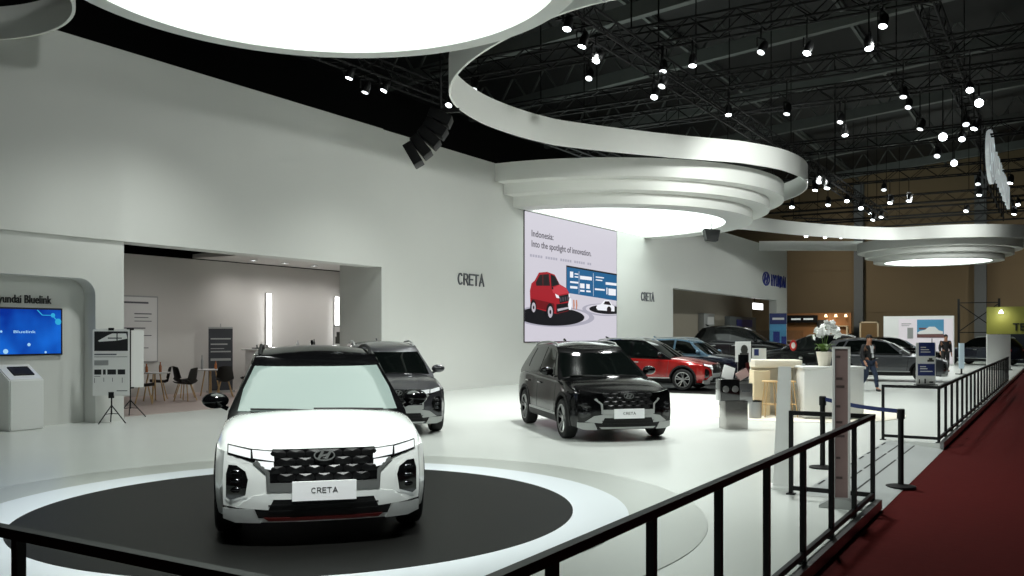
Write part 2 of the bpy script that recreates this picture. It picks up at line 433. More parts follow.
box_truss('black box truss above the tall left wall', (-14.6, 4, 8.35), (-14.6, 40, 8.35))
for k, (y, z) in enumerate(((20, 8.8), (24.5, 8.8), (27.5, 8.8), (35, 8.8), (43, 8.8), (51, 8.8), (57, 8.9), (62, 8.9))):
    box_truss(words[k]+' black cross truss spanning stand to aisle, counted from the camera', (-15, y, z), (7, y, z+.01), .45, None, 'black cross trusses')
# ================================================================== LIGHT CEILINGS AND RINGS
def cables(bm, pts, ztop=8.3, r=.012):
    for p in pts: seg(bm, p, (p[0], p[1], ztop), r)
def lum(name, label, c, z, R, rim, h, power, n=96):
    t = thing(name, label, 'ceiling light', (c[0], c[1], z))
    m = mat('luminous_stretch_ceiling', '#ffffff', .6, emit=power, ecol='#f1fff6')
    bm = B(); lathe(bm, [(0, .03), (R, .03), (R, .06), (0, .06)], n); obj('diffuser', bm, m, t)['label'] = 'glowing white diffuser'
    bm = B(); lathe(bm, [(R, 0), (R+rim, 0), (R+rim, h), (R+rim-.03, h), (R+rim-.03, .09), (R, .09)], n, closed=True); obj('rim', bm, M['ringwhite'], t)
    return t
t = lum('luminous_ceiling', 'huge round glowing ceiling panel above the white car', (-6.65, 6.95), 5.5, 2.6, .24, .5, DISC_POWER)
bm = B(); cables(bm, [(2.2*math.cos(a), 2.2*math.sin(a), .08) for a in (0, 1.6, 3.1, 4.7)], 2.8); obj('hanging_cable', bm, M['black'], t)
def wall_clip(pts, x=XW): return [p for p in pts if p[0] > x]
def band(path, z0, z1, th=.05, closed=False, rise=None):
    """vertical strip standing on a plan path"""
    bm = B(); N = len(path); L = []; 
    for i, p in enumerate(path):
        dz_ = rise(p) if rise else 0
        a = path[(i-1) % N] if closed else path[max(i-1, 0)]; b = path[(i+1) % N] if closed else path[min(i+1, N-1)]
        d = Vector((b[0]-a[0], b[1]-a[1])); d.normalize(); nrm = Vector((-d.y, d.x))*th/2
        L.append([bm.verts.new((p[0]+s*nrm.x, p[1]+s*nrm.y, z+dz_)) for s, z in ((1, z0), (-1, z0), (-1, z1), (1, z1))])
    for i in range(N if closed else N-1):
        a, b = L[i], L[(i+1) % N]
        for k in range(4): bm.faces.new((a[k], a[(k+1) % 4], b[(k+1) % 4], b[k]))
    if not closed: bm.faces.new(L[0]); bm.faces.new(L[-1][::-1])
    return bm
def circ(c, r, a0, a1, n=72): return [(c[0]+r*math.cos(math.radians(a0+(a1-a0)*i/n)), c[1]+r*math.sin(math.radians(a0+(a1-a0)*i/n))) for i in range(n+1)]
# long S-shaped ribbon: round the void by the first disc, then round the tiered canopy
c1, r1 = (-6.05, 19.5), 6.35
P = [(-1.0, 15.6), (-3.3, 13.6)]+[tuple(q) for q in ((-6.05, 12.9), (-8.2, 13.5), (-10.2, 14.75), (-11.6, 16.4), (-12.25, 18.4), (-12.3, 20.4), (-11.95, 22.2), (-11.2, 24.3), (-10.2, 26.6))]
c2 = (-16.1, 32.85)
P += [(-9.0, 28.9)]+circ(c2, 8.15, -16, 88, 12)
path = [(p.x, p.y) for p in crom([(x, y, 0) for x, y in P], 8)]
rb = obj('ceiling_ribbon', band(path, 7.0, 7.72, rise=lambda p: .34*min(1, max(0, (p[1]-22)/7))), M['ringwhite']); tag(rb, 'long white S-shaped ribbon hanging between first disc and tiered canopy', 'ceiling ring')
# small ring at the upper left
bm = band(circ((-15.1, 6.35), 2.8, -112, 112, 60), 7.0, 7.58); one('ceiling_ring', bm, M['ringwhite'], 'white hanging ring cut off by the upper left picture corner', 'ceiling ring')
# tiered canopy in front of the LED wall
CT = (-16.19, 32.85)
def tier_canopy(label, c, half, radii, zs, R, power, n=72):
    t = thing('tiered_canopy', label, 'ceiling light', (c[0], c[1], zs[-1][0]), 0)
    z0 = zs[-1][0]; a0, a1 = (-90, 90) if half else (0, 360)
    for k, (r, (zl, zh)) in enumerate(zip(radii, zs)):
        rin = radii[k+1] if k+1 < len(radii) else R
        bm = B(); pr = [(r, zl-z0), (r, zh-z0), (r-.04, zh-z0), (r-.04, zl-z0+.03), (rin-.04, zl-z0+.03), (rin-.04, zl-z0)]
        for j in range(n):
            A = [math.radians(a0+(a1-a0)*q/n) for q in (j, j+1)]
            for i in range(len(pr)):
                (ra, za), (rb_, zb_) = pr[i], pr[(i+1) % len(pr)]
                bm.faces.new([bm.verts.new((q[0]*math.cos(q[2]), q[0]*math.sin(q[2]), q[1])) for q in ((ra, za, A[0]), (rb_, zb_, A[0]), (rb_, zb_, A[1]), (ra, za, A[1]))])
        bmesh.ops.remove_doubles(bm, verts=bm.verts[:], dist=1e-5)
        obj('tier_ring', bm, M['ringwhite'], t)
    bm = B(); outl = circ((0, 0), R, a0, a1, n)
    if not half: outl = outl[:-1]
    prism(bm, outl, .05, .09)
    m = mat('luminous_canopy', '#ffffff', .6, emit=power, ecol='#f1fff8'); obj('diffuser', bm, m, t)['label'] = 'glowing white diffuser'
    return t
tier_canopy('half-round white tiered canopy with glowing underside before the LED screen', CT, True, (7.4, 6.87, 6.24), ((6.86, 7.46), (6.5, 6.98), (6.13, 6.62)), 5.25, TIER_POWER)
t = tier_canopy('round white tiered canopy with glowing underside, far right near the hall wall', (-6.43, 60.05), False, (4.55, 4.1, 3.6), ((6.72, 7.3), (6.42, 6.85), (6.1, 6.5)), 3.0, FAR_POWER)
bm = B(); cables(bm, [(3*math.cos(a), 3*math.sin(a), .3) for a in (.5, 2.2, 4)], 2.9); obj('hanging_cable', bm, M['black'], t)
P = [(-16.1, 42.6), (-14.4, 43.6), (-13.3, 45.4), (-12.3, 47.9), (-11.2, 50.0)]+[(-9.7, 52.3), (-8.2, 53.9)]+circ((-6.43, 60.05), 5.9, -95, 60, 10)
path = [(p.x, p.y) for p in crom([(x, y, 0) for x, y in P], 8)]
one('ceiling_ribbon', band(path, 7.0, 7.7), M['ringwhite'], 'white hanging ribbon curving around the farthest tiered canopy', 'ceiling ring')
path = [(p.x, p.y) for p in crom([(-16.1, 56.0, 0), (-14.4, 57.0, 0), (-12.4, 58.3, 0), (-10.6, 59.4, 0)], 8)]
one('ceiling_ribbon', band(path, 6.95, 7.55), M['ringwhite'], 'short straight white ribbon between far wall corner and farthest canopy', 'ceiling ring')
# ================================================================== SPOTLIGHTS
hb = B(); lathe(hb, [(.085, 0), (.1, .02), (.1, .16), (.075, .26), (.04, .3), (0, .3)], 14)
lathe(hb, [(.085, 0), (.1, .02), (.1, .0), (.085, -.01)], 14, closed=True)
ld = B(); lathe(ld, [(0, -.016), (.084, -.016), (.084, -.002), (0, -.002)], 14)
yk = B(); seg(yk, (-.12, 0, .1), (-.12, 0, .3), .02, .035); seg(yk, (.12, 0, .1), (.12, 0, .3), .02, .035); seg(yk, (-.12, 0, .3), (.12, 0, .3), .02, .035)
def protoobj(bm, name, m):
    o = obj(name, bm, m); me = o.data; bpy.data.objects.remove(o); return me
HM, LM, LD, YM = protoobj(hb, 'housing', M['black']), protoobj(ld.copy(), 'lens', M['lens']), protoobj(ld, 'lens', M['lensdim']), protoobj(yk, 'yoke', M['black'])
def spotlight(label, loc, top, along, aim, dim=False, s=1.0, group=None):
    t = thing('spotlight', label, 'spotlight', loc, 0, group)
    d = Vector(aim)-Vector(loc); d.normalize()
    q = (-d).to_track_quat('Z', 'X'); e = q.to_euler()
    for nm, me in (('housing', HM), ('lens', LD if dim else LM)):
        o = bpy.data.objects.new(nm, me); COL.objects.link(o); o.parent = t; o.rotation_euler = e; o.scale = (s, s, s)
        if nm == 'lens': o['label'] = 'bright lens'
    o = bpy.data.objects.new('yoke', YM); COL.objects.link(o); o.parent = t; o.rotation_euler = (0, 0, e.z); o.scale = (s, s, s)
    bm = B(); h = top-loc[2]; seg(bm, (0, 0, min(.28, h)), (0, 0, h+.03), .03)
    a = (.26, 0, h) if along == 'y' else (0, .28, h)
    seg(bm, (-a[0], -a[1], h), a, .03); obj('clamp', bm, M['black'], t)
    return t
CAMP = Vector((0, 0, 1.75))
ROWS = {
 'above the tall left wall': ([(-14.6, 16.41, 7.9, 0), (-14.6, 16.99, 7.69, 1), (-14.6, 17.71, 7.9, 0), (-14.22, 20, 7.98, 0), (-13.4, 20, 8.3, 1)], 'spotlights above the left wall'),
 'along the middle truss': ([(-8.5, 16.05, 7.9, 0), (-8.5, 16.72, 7.73, 0), (-8.5, 17.38, 7.61, 0), (-9.98, 20, 8.08, 1), (-8.03, 20, 7.96, 1), (-8.06, 20, 7.61, 1), (-8.5, 20.6, 7.55, 0), (-7.9, 24.5, 7.85, 0), (-7.8, 35, 7.48, 1), (-7.51, 35, 7.23, 0), (-8.5, 37.43, 7.57, 0), (-8.35, 43, 7.82, 0), (-9.18, 43, 7.7, 0), (-10.82, 43, 7.72, 0), (-7.74, 43, 7.45, 0), (-8.17, 51, 7.96, 0), (-8.73, 51, 8.2, 0), (-8.5, 50.5, 7.78, 0)], 'spotlights along the middle truss'),
 'on the cross trusses right of the middle truss': ([(-7.3, 20, 7.98, 0), (-5.71, 20, 8.03, 1), (-4.71, 20, 7.85, 0), (-3.17, 20, 8.16, 0), (-3.44, 20, 7.74, 0), (-6.3, 24.5, 7.67, 1), (-3.4, 24.5, 7.73, 1), (-3.69, 27.5, 8.15, 1), (-5.53, 27.5, 7.96, 1), (-5.39, 27.5, 7.56, 0), (-3.38, 27.5, 7.5, 1), (-6.77, 43, 8.2, 1), (-5.74, 43, 7.62, 0), (-6.52, 43, 7.59, 0), (-4.13, 51, 7.99, 0)], 'spotlights on the cross trusses'),
 'along the truss above the aisle railing': ([(-1.9, 24.5, 7.69, 0), (-1.91, 27.5, 8.03, 2), (-2.8, 27.5, 7.21, 2), (-2.33, 27.5, 7.1, 0), (-2.03, 27.5, 7.35, 0), (-2.6, 32.09, 8.45, 1), (-3.75, 35, 8.05, 1), (-3.21, 35, 7.74, 2), (-3.03, 43, 8.13, 1), (-1.83, 43, 8.07, 0), (-2.99, 43, 7.66, 0), (-1.83, 51, 8.15, 0), (-2.0, 51, 7.69, 0)], 'spotlights above the aisle railing'),
}
XT = (20, 24.5, 27.5, 35, 43, 51)
for nm, (L, grp) in ROWS.items():
    for k, (x, y, z, f) in enumerate(L):
        along = 'y' if y not in XT else 'x'
        top = (9.02 if x == -2.6 else 8.12) if along == 'y' else 8.58
        aim = (x+random.uniform(-2.4, 1), y-random.uniform(1.5, 6), 0) if f != 2 else (CAMP.x-1, CAMP.y+6, 1)
        spotlight(words[k]+' spotlight '+nm+', counted from near end', (x, y, z), top, along, aim, f == 1, 1.3 if f == 2 else (1.0 if y < 30 else 1.2), grp)
for k, (x, y) in enumerate(((-12.34, 52.18), (-11.54, 53.28), (-10.76, 53.76))):
    spotlight(['leftmost', 'middle', 'rightmost'][k]+' of three small spotlights seen beneath the far ribbon', (x, y, 7.3), 8.3, 'y', (x+2, y-9, 0), False, 1.2, 'spotlights beneath far ribbon')
bm = B(); a, b = Vector((-12.9, 51.6, 8.3)), Vector((-10.2, 54.3, 8.3)); o = (a+b)/2; t = thing('lighting_bar', 'short black lighting bar above the far ribbon', 'truss', o); tube(bm, [a-o, b-o], .04, 8); obj('bar', bm, M['truss'], t)
for p in (a, b):
    bm = B(); seg(bm, p-o, (p.x-o.x, p.y-o.y, roofz(p.x)-8.3), .03); obj('hanging_rod', bm, M['truss'], t)
# spots hung over the aisle beside and behind the photographer, aimed at the white car and the walls
for k, (x, y) in enumerate(((-2.6, 3.2), (-2.6, 5.2), (-2.6, 8.5))):
    spotlight(['nearest', 'second', 'third'][k]+' spotlight on the aisle truss overhead, aimed at the white car', (x, y, 8.6), 9.02, 'y', (-6.3, 6.5, .8), False, 1.0, 'spotlights over the aisle overhead')
# lamps of the stage spots, plus fill lamps added without a fixture
def stage(loc, aim, W, ang=75, blend=.7, size=.25, colr=(.95, 1, .96)):
    ld_ = bpy.data.lights.new('spot_or_fill', 'SPOT'); ld_.energy = W; ld_.spot_size = math.radians(ang); ld_.spot_blend = blend
    ld_.shadow_soft_size = size; ld_.color = colr
    o = bpy.data.objects.new('spot_or_fill', ld_); COL.objects.link(o); o.location = loc
    o.rotation_euler = (Vector(aim)-Vector(loc)).to_track_quat('-Z', 'Y').to_euler()
for x, y, W in DOWN: stage((x, y, 7.7), (x-.3, y, 0), SPOT_W*W, 112, 1, .3)
for loc, aim, W, ang in WASH: stage(loc, aim, SPOT_W*W, ang, 1, .3)
for x in (-14, -8, 0): stage((x, 63, 6.5), (x+1, 72, 3.5), HALL_FILL_W, 130, 1, .5, (1, .94, .84))  # lamps added to brighten the hall wall, no fixture hangs there
# ================================================================== HANGING SPEAKERS
t = thing('speaker_array', 'curved black line array loudspeaker hanging before the left wall', 'loudspeaker', (-10.82, 14.55, 5.62))
RR = Matrix.Rotation(math.radians(31.4), 3, 'Z')
pts = [(-.32, -.28), (-.16, -.12), (.0, .06), (.13, .25), (.22, .46)]
for k, (u, v_) in enumerate(pts):
    bm = B(); a = math.radians(60-9*k)
    box(bm, (0, 0, 0), (.46, .5, .2), Matrix.Rotation(a, 3, 'Y'), .015)
    for q in bm.verts: q.co = RR @ (q.co+Vector((u, 0, v_)))
    obj('speaker_box', bm, M['blackp'], t)
bm = B(); seg(bm, RR @ Vector((.22, 0, .5)), RR @ Vector((.22, 0, 3)), .03); seg(bm, RR @ Vector((.1, .0, .6)), RR @ Vector((.6, 0, .62)), .08); obj('hanging_frame', bm, M['black'], t)
t = thing('loudspeaker', 'small black loudspeaker hanging right of the tiered canopy', 'loudspeaker', (-11.96, 34.9, 5.5))
bm = B(); prism(bm, [(-.31, .45), (.31, .38), (.22, -.05), (-.22, 0)], -.25, .25, lambda u, v, t_: tuple(RR @ Vector((u, t_, v)))); obj('cabinet', bm, M['blackp'], t)
bm = B(); seg(bm, (0, 0, .3), (0, 0, .69), .03); obj('hanging_rod', bm, M['black'], t)
# ================================================================== WALL LETTERING AND SCREENS
def letters(s, x, y0, y1, z0, z1, m, label, d=.03):
    return one('wall_lettering', (block if s == 'CRETA' else txt)(s, wallx(x), y0, y1, z0, z1, d), m, label, 'sign', smooth=False)
letters('CRETA', XW+.005, 23.25, 24.75, 3.3, 3.68, M['inkgrey'], 'grey model-name letters on the wall left of LED screen')
letters('CRETA', XW+.005, 37.7, 39.2, 3.25, 3.65, M['inkgrey'], 'grey model-name letters on the wall right of LED screen')
letters('Hyundai Bluelink', -16.575, 9.03, 10.15, 2.33, 2.48, M['ink'], 'black lettering above the blue TV screen', .02)
def emblem(bm, fn, u0, u1, v0, v1, wd, t0, t1):
    cu, cv, a, b = (u0+u1)/2, (v0+v1)/2, (u1-u0)/2, (v1-v0)/2; n = 40
    for k in range(n):
        q = [2*PI*j/n for j in (k, k+1)]
        prism(bm, [(cu+a*math.cos(q[0]), cv+b*math.sin(q[0])), (cu+a*math.cos(q[1]), cv+b*math.sin(q[1])), (cu+(a-wd)*math.cos(q[1]), cv+(b-wd)*math.sin(q[1])), (cu+(a-wd)*math.cos(q[0]), cv+(b-wd)*math.sin(q[0]))], t0, t1, fn)
    w2 = wd*1.15
    for s in (-1, 1):
        prism(bm, [(cu+a*(s*.36-.22)-w2, cv-b*.68), (cu+a*(s*.36-.22)+w2, cv-b*.68), (cu+a*(s*.36+.22)+w2, cv+b*.68), (cu+a*(s*.36+.22)-w2, cv+b*.68)], t0, t1, fn)
    prism(bm, [(cu-a*.36, cv-w2*1.1), (cu+a*.36, cv-w2*.1), (cu+a*.36, cv+w2*1.1), (cu-a*.36, cv+w2*.1)], t0, t1, fn)
t = thing('wall_sign', 'blue oval emblem and blue letters on the far white wall', 'sign', (XW, 59.5, 4.8))
fl = lambda u, v, q: (.01+q, u-59.5, v-4.8)
bm = B(); emblem(bm, fl, 57.0, 58.6, 4.85, 5.75, .1, 0, .05); obj('emblem', bm, M['bluesign'], t, smooth=False)
obj('letters', block('HYUNDAI', fl, 59.0, 62.5, 4.9, 5.65, .05, .11, .42), M['bluesign'], t, smooth=False)
# hanging sign over the aisle rail, face towards the aisle
t = thing('hanging_sign', 'pale lit emblem and letters hanging under the truss above the aisle', 'sign', (-2.2, 42, 8))
fh = lambda u, v, q: (q, u-42, v-8)
bm = B(); emblem(bm, fh, 34.3, 37.9, 7.1, 8.95, .24, 0, .12); obj('emblem', bm, M['signlit'], t, smooth=False)
obj('letters', block('HYUNDAI', fh, 38.9, 48.6, 7.65, 8.7, .12, .12, .42), M['signlit'], t, smooth=False)
bm = B()
for z in (7.3, 8.7): seg(bm, (-.15, -7.8, z-8), (-.15, 6.8, z-8), .06)
for k in range(9): seg(bm, (-.15, -7.6+k*1.78, -.9), (-.15, -7.6+k*1.78, 1.05), .05)
obj('backing_frame', bm, M['truss'], t)
# LED wall
E_ = lambda n, c, s=1.0: nolamp(mat('led_'+n, '#000000', .5, emit=s, ecol=c, spec=.1))
t = thing('led_screen', 'large LED wall screen showing a red car advert', 'screen', (XW, 31.2, 1.48))
SW, SH = 7.7, 4.62
fs = lambda u, v, q: (.03+q, (u-.5)*SW, (1-v)*SH)
bm = B(); box(bm, (.012, 0, SH/2), (.03, SW+.06, SH+.06)); obj('frame', bm, M['blackp'], t)
PC = [mat('led_lavender', '#000000', .5, emit=.72, ecol='#f0ecf8', spec=.1), E_('black', '#15151a', .9), E_('blue', '#1f5f8e'), E_('red', '#a01c28'), E_('glass', '#22191c'), E_('greyring', '#b2b0bf', .9), E_('white', '#eef0f6'), E_('darkgrey', '#4a4750'), E_('orange', '#c07a58'), E_('chrome', '#b9b4bd'), E_('darkred', '#6e1219'), E_('hood', '#c23a45')]
bm = B(); LV = [0]
def flat(outline, k):
    LV[0] += .0006; z = LV[0]
    f = bm.faces.new([bm.verts.new(fs(u, v, z)) for u, v in outline]); f.material_index = k
def ell(cu, cv, a, b, k, a0=0, a1=360, n=36):
    flat([(cu+a*math.cos(math.radians(a0+(a1-a0)*i/n)), cv+b*math.sin(math.radians(a0+(a1-a0)*i/n))) for i in range(n+(a1-a0 < 360))], k)
flat([(0, 0), (1, 0), (1, 1), (0, 1)], 0)
def clipell(cu, cv, a, b, k):
    pts = [(min(1, max(0, cu+a*math.cos(2*PI*i/60))), cv+b*math.sin(2*PI*i/60)) for i in range(60)]
    o = []
    for p in pts:
        if not o or abs(p[0]-o[-1][0])+abs(p[1]-o[-1][1]) > 1e-5: o.append(p)
    flat(o, k)
clipell(.30, .80, .42, .085, 5); clipell(.30, .795, .36, .068, 0); clipell(.27, .80, .335, .075, 1)
flat([(.41, .385), (1, .40), (1, .635), (.41, .60)], 2); flat([(.405, .375), (.41, .375), (.41, .61), (.405, .61)], 1); flat([(.405, .372), (1, .388), (1, .402), (.405, .386)], 1)
clipell(.85, .725, .27, .055, 5); clipell(.86, .722, .24, .047, 0); clipell(.88, .722, .22, .04, 1)
flat([(.74, .71), (.755, .685), (.80, .675), (.84, .64), (.90, .635), (.945, .68), (.97, .69), (.97, .735), (.76, .73)], 6); flat([(.83, .675), (.85, .648), (.90, .645), (.93, .68)], 4); ell(.90, .72, .028, .028, 4)
# red car in the advert
flat([(.045, .61), (.06, .55), (.09, .525), (.13, .46), (.21, .446), (.285, .462), (.335, .535), (.405, .562), (.435, .60), (.446, .69), (.43, .748), (.30, .778), (.235, .768), (.075, .738), (.05, .70)], 3)
flat([(.25, .575), (.335, .54), (.405, .564), (.43, .60), (.32, .625), (.27, .61)], 11)
flat([(.055, .665), (.28, .695), (.285, .765), (.08, .735)], 10)
flat([(.10, .54), (.137, .476), (.225, .462), (.237, .555), (.105, .565)], 4); flat([(.243, .463), (.287, .474), (.333, .537), (.25, .562)], 1)
flat([(.163, .47), (.169, .469), (.171, .56), (.165, .56)], 10)
flat([(.325, .632), (.43, .61), (.436, .665), (.335, .69)], 1); flat([(.30, .70), (.437, .68), (.432, .745), (.30, .775)], 1); flat([(.31, .738), (.434, .715), (.432, .73), (.315, .757)], 9)
for q in range(4): flat([(.335+q*.025, .645-q*.005), (.35+q*.025, .642-q*.005), (.353+q*.025, .675-q*.005), (.338+q*.025, .678-q*.005)], 7)
flat([(.285, .615), (.322, .628), (.332, .65), (.30, .648)], 6); flat([(.425, .605), (.436, .61), (.44, .635), (.43, .638)], 6)
flat([(.25, .565), (.265, .56), (.27, .58), (.252, .585)], 1)
for cu, cv, a, b in ((.075, .735, .03, .058), (.235, .765, .038, .07)):
    ell(cu, cv, a, b, 1); ell(cu+.003, cv, a*.62, b*.66, 9); ell(cu+.003, cv, a*.25, b*.25, 1)
flat([(.42, .70), (.435, .64), (.455, .645), (.46, .70), (.45, .74), (.43, .74)], 6)
for u in (.475, .505): flat([(u, .655), (u+.012, .655), (u+.016, .70), (u+.01, .735), (u+.002, .735)], 8)
# white copy blocks on the blue board (greeked) 
for u0, u1, v0, v1 in ((.44, .475, .42, .47), (.49, .53, .43, .44), (.49, .53, .455, .465), (.55, .685, .445, .475), (.55, .60, .51, .55), (.62, .66, .51, .55), (.55, .60, .565, .58), (.62, .67, .565, .58), (.44, .53, .50, .515), (.44, .52, .54, .56), (.73, .83, .435, .445), (.73, .81, .46, .47), (.72, .84, .54, .555), (.70, .703, .41, .61), (.535, .538, .41, .60), (.85, .99, .475, .498), (.86, .872, .525, .585), (.885, .98, .53, .59)):
    flat([(u0, v0), (u1, v0), (u1, v1), (u0, v1)], 6)
for i in range(26):
    u = .04+i*.0245
    if i % 6 != 5: flat([(u, .325), (u+.018, .325), (u+.018, .345), (u, .345)], 5)
obj('picture', bm, PC, t, smooth=False)['label'] = 'advert picture of a red car on a black disc'
fsv = lambda u, v, q: (.045+q, (u-.5)*SW, v*SH)
obj('lettering', txt('Indonesia:', fsv, .06, .27, 1-.185, 1-.135, .004), PC[7], t, smooth=False)
obj('lettering', txt('Into the spotlight of innovation.', fsv, .06, .68, 1-.265, 1-.215, .004), PC[7], t, smooth=False)
# blue TV in the recess
t = thing('television', 'wide blue television screen in left wall recess', 'screen', (-16.58, 9.52, 1.36))
ft = lambda u, v, q: (.06+q, (u-.5)*1.62, v*.87)
bm = B(); box(bm, (.03, 0, .435), (.06, 1.66, .9), bev=.008); obj('casing', bm, M['blackp'], t)
tv = mat('tv_blue_picture', '#000000', .15, emit=1)
nt = tv.node_tree; tc = nt.nodes.new('ShaderNodeTexCoord'); n1 = nt.nodes.new('ShaderNodeTexNoise'); n1.inputs['Scale'].default_value = 1.6
cr = nt.nodes.new('ShaderNodeValToRGB'); cr.color_ramp.elements[0].color = lin('#0a2f92'); cr.color_ramp.elements[1].color = lin('#1767d2'); cr.color_ramp.elements[0].position = .3; cr.color_ramp.elements[1].position = .7
nt.links.new(tc.outputs['Object'], n1.inputs['Vector']); nt.links.new(n1.outputs['Fac'], cr.inputs[0]); nt.links.new(cr.outputs[0], nt.nodes['Principled BSDF'].inputs['Emission Color'])
tvs = [nolamp(tv), E_('tvcyan', '#2fa6d6'), E_('tvwhite', '#9fd0f2')]
bm = B()
def fl2(o, k, z): bm.faces.new([bm.verts.new(ft(u, v, z)) for u, v in o]).material_index = k
fl2([(.01, .02), (.99, .02), (.99, .98), (.01, .98)], 0, .002)
for k, (u, v, r) in enumerate(((.955, .72, .04), (.89, .86, .028), (.60, .22, .02), (.33, .08, .03), (.28, .5, .014), (.80, .05, .014), (.15, .3, .02), (.05, .12, .015))):
    fl2([(u+r*math.cos(i*PI/5), v+r*1.8*math.sin(i*PI/5)) for i in range(10)], 1 if k < 2 else 2, .004)
for a, b in (((.70, .97), (.76, .86)), ((.76, .86), (.88, .86)), ((.88, .86), (.955, .72))):
    d = Vector(b)-Vector(a); q = Vector((-d.y, d.x)).normalized()*.008
    fl2([tuple(Vector(a)+q), tuple(Vector(a)-q), tuple(Vector(b)-q), tuple(Vector(b)+q)], 1, .003)
obj('screen_picture', bm, tvs, t, smooth=False)
obj('lettering', txt('Bluelink', lambda u, v, q: ft(u, v, q+.004), .42, .68, .47, .525, .003), tvs[2], t, smooth=False)
# kiosk
t = thing('kiosk', 'white pedestal kiosk with sloped top below the blue television', 'kiosk', (-16.3, 9.38, 0), 0)
bm = B(); prism(bm, [(-.24, 0), (.24, 0), (.24, .92), (-.24, 1.2)], -.32, .32, lambda u, v, q: (u, q, v)); 
bmesh.ops.bevel(bm, geom=bm.edges[:], offset=.02, segments=2, affect='EDGES'); obj('pedestal', bm, M['white'], t)
sl = math.atan2(.28, .48); bm = B(); box(bm, (0, .02, 1.07), (.28, .38, .03), Matrix.Rotation(sl, 3, 'Y'), .006); obj('tablet', bm, M['blackp'], t)['label'] = 'black tablet'
bm = B(); tube(bm, [(-.1, -.32, .55), (-.12, -.52, .5), (-.15, -.62, .52), (-.25, -.75, .2)], .01); obj('cable', bm, M['black'], t)
# poster stands
def tripod(t, h, spread=.3, m=None):
    bm = B(); tube(bm, [(0, 0, .18), (0, 0, h)], .014, 8); obj('pole', bm, M['black'], t)
    for k in range(3):
        a = .5+k*2*PI/3
        bm = B(); tube(bm, [(0, 0, .36), (spread*math.cos(a), spread*math.sin(a), .012)], .011, 6); seg(bm, (0, 0, .2), (.52*spread*math.cos(a), .52*spread*math.sin(a), .19), .012)
        obj('leg', bm, M['black'], t)
FC = lambda a: Matrix.Rotation(a, 3, 'Z')
def poster_plane(R, y0): return lambda u, v, q: tuple(R @ Vector((u, y0-q, v)))
t = thing('poster_stand', 'white car poster on a short black tripod against left wall', 'poster stand', (-15.82, 10.92, 0))
R = FC(math.radians(40)); tripod(t, .56, .28)
fp = poster_plane(R, -.03)
bm = B(); rects(bm, [(-.34, .34, .55, 1.84)], fp, -.015, 0); obj('panel', bm, M['whitem'], t, smooth=False)
bm = B(); rects(bm, [(-.05, .05, .5, .62), (-.05, .05, 1.82, 1.87)], fp, -.03, .006); obj('clip', bm, M['black'], t)
bm = B(); pl = []
rects(bm, [(-.31, .31, 1.42, 1.80)], fp, 0, .002)
for f in bm.faces: f.material_index = 0
def padd(L, k, d):
    s = set(bm.faces)
    rects(bm, L, fp, 0, d)
    for f in bm.faces:
        if f not in s: f.material_index = k
s0 = set(bm.faces); prism(bm, [(-.24, 1.62), (-.05, 1.73), (.02, 1.76), (.28, 1.76), (.30, 1.66), (.1, 1.62), (-.22, 1.60)], 0, .004, fp)
for f in bm.faces:
    if f not in s0: f.material_index = 1
padd([(-.06, .2, 1.66, 1.68), (.1, .12, 1.6, 1.76)], 0, .005)
padd([(-.31, .1, 1.34, 1.365), (-.31, .3, 1.30, 1.31)], 2, .002)
padd([(-.31, -.05, 1.14, 1.24)], 3, .002); padd([(-.31, -.18, .96, 1.06), (-.15, -.1, .96, 1.06), (-.07, .09, .96, 1.06), (.12, .26, .96, 1.06)], 0, .002)
padd([(-.31, -.2, .92, .93), (-.31, -.3, .8, .9), (-.14, -.13, .82, .9), (.02, .03, .82, .9), (.2, .21, .8, .9), (.1, .3, .635, .65)], 2, .002)
obj('print', bm, [M['ink'], M['whitem'], M['inkgrey'], M['silver']], t, smooth=False)['label'] = 'printed car photos and text bars'
t = thing('poster_stand', 'white poster turned away on a tall black tripod at lounge entrance', 'poster stand', (-16.72, 11.98, 0))
R = FC(math.radians(100)); tripod(t, 1.85, .33)
fp = poster_plane(FC(math.radians(205)), -.035)
bm = B(); rects(bm, [(-.24, .30, .62, 1.83)], poster_plane(FC(math.radians(75)), .05), -.015, 0); obj('panel', bm, M['whitem'], t, smooth=False)
bm = B(); box(bm, (0, 0, 1.85), (.1, .1, .04)); box(bm, (0, 0, .62), (.16, .06, .03)); obj('clip', bm, M['black'], t)
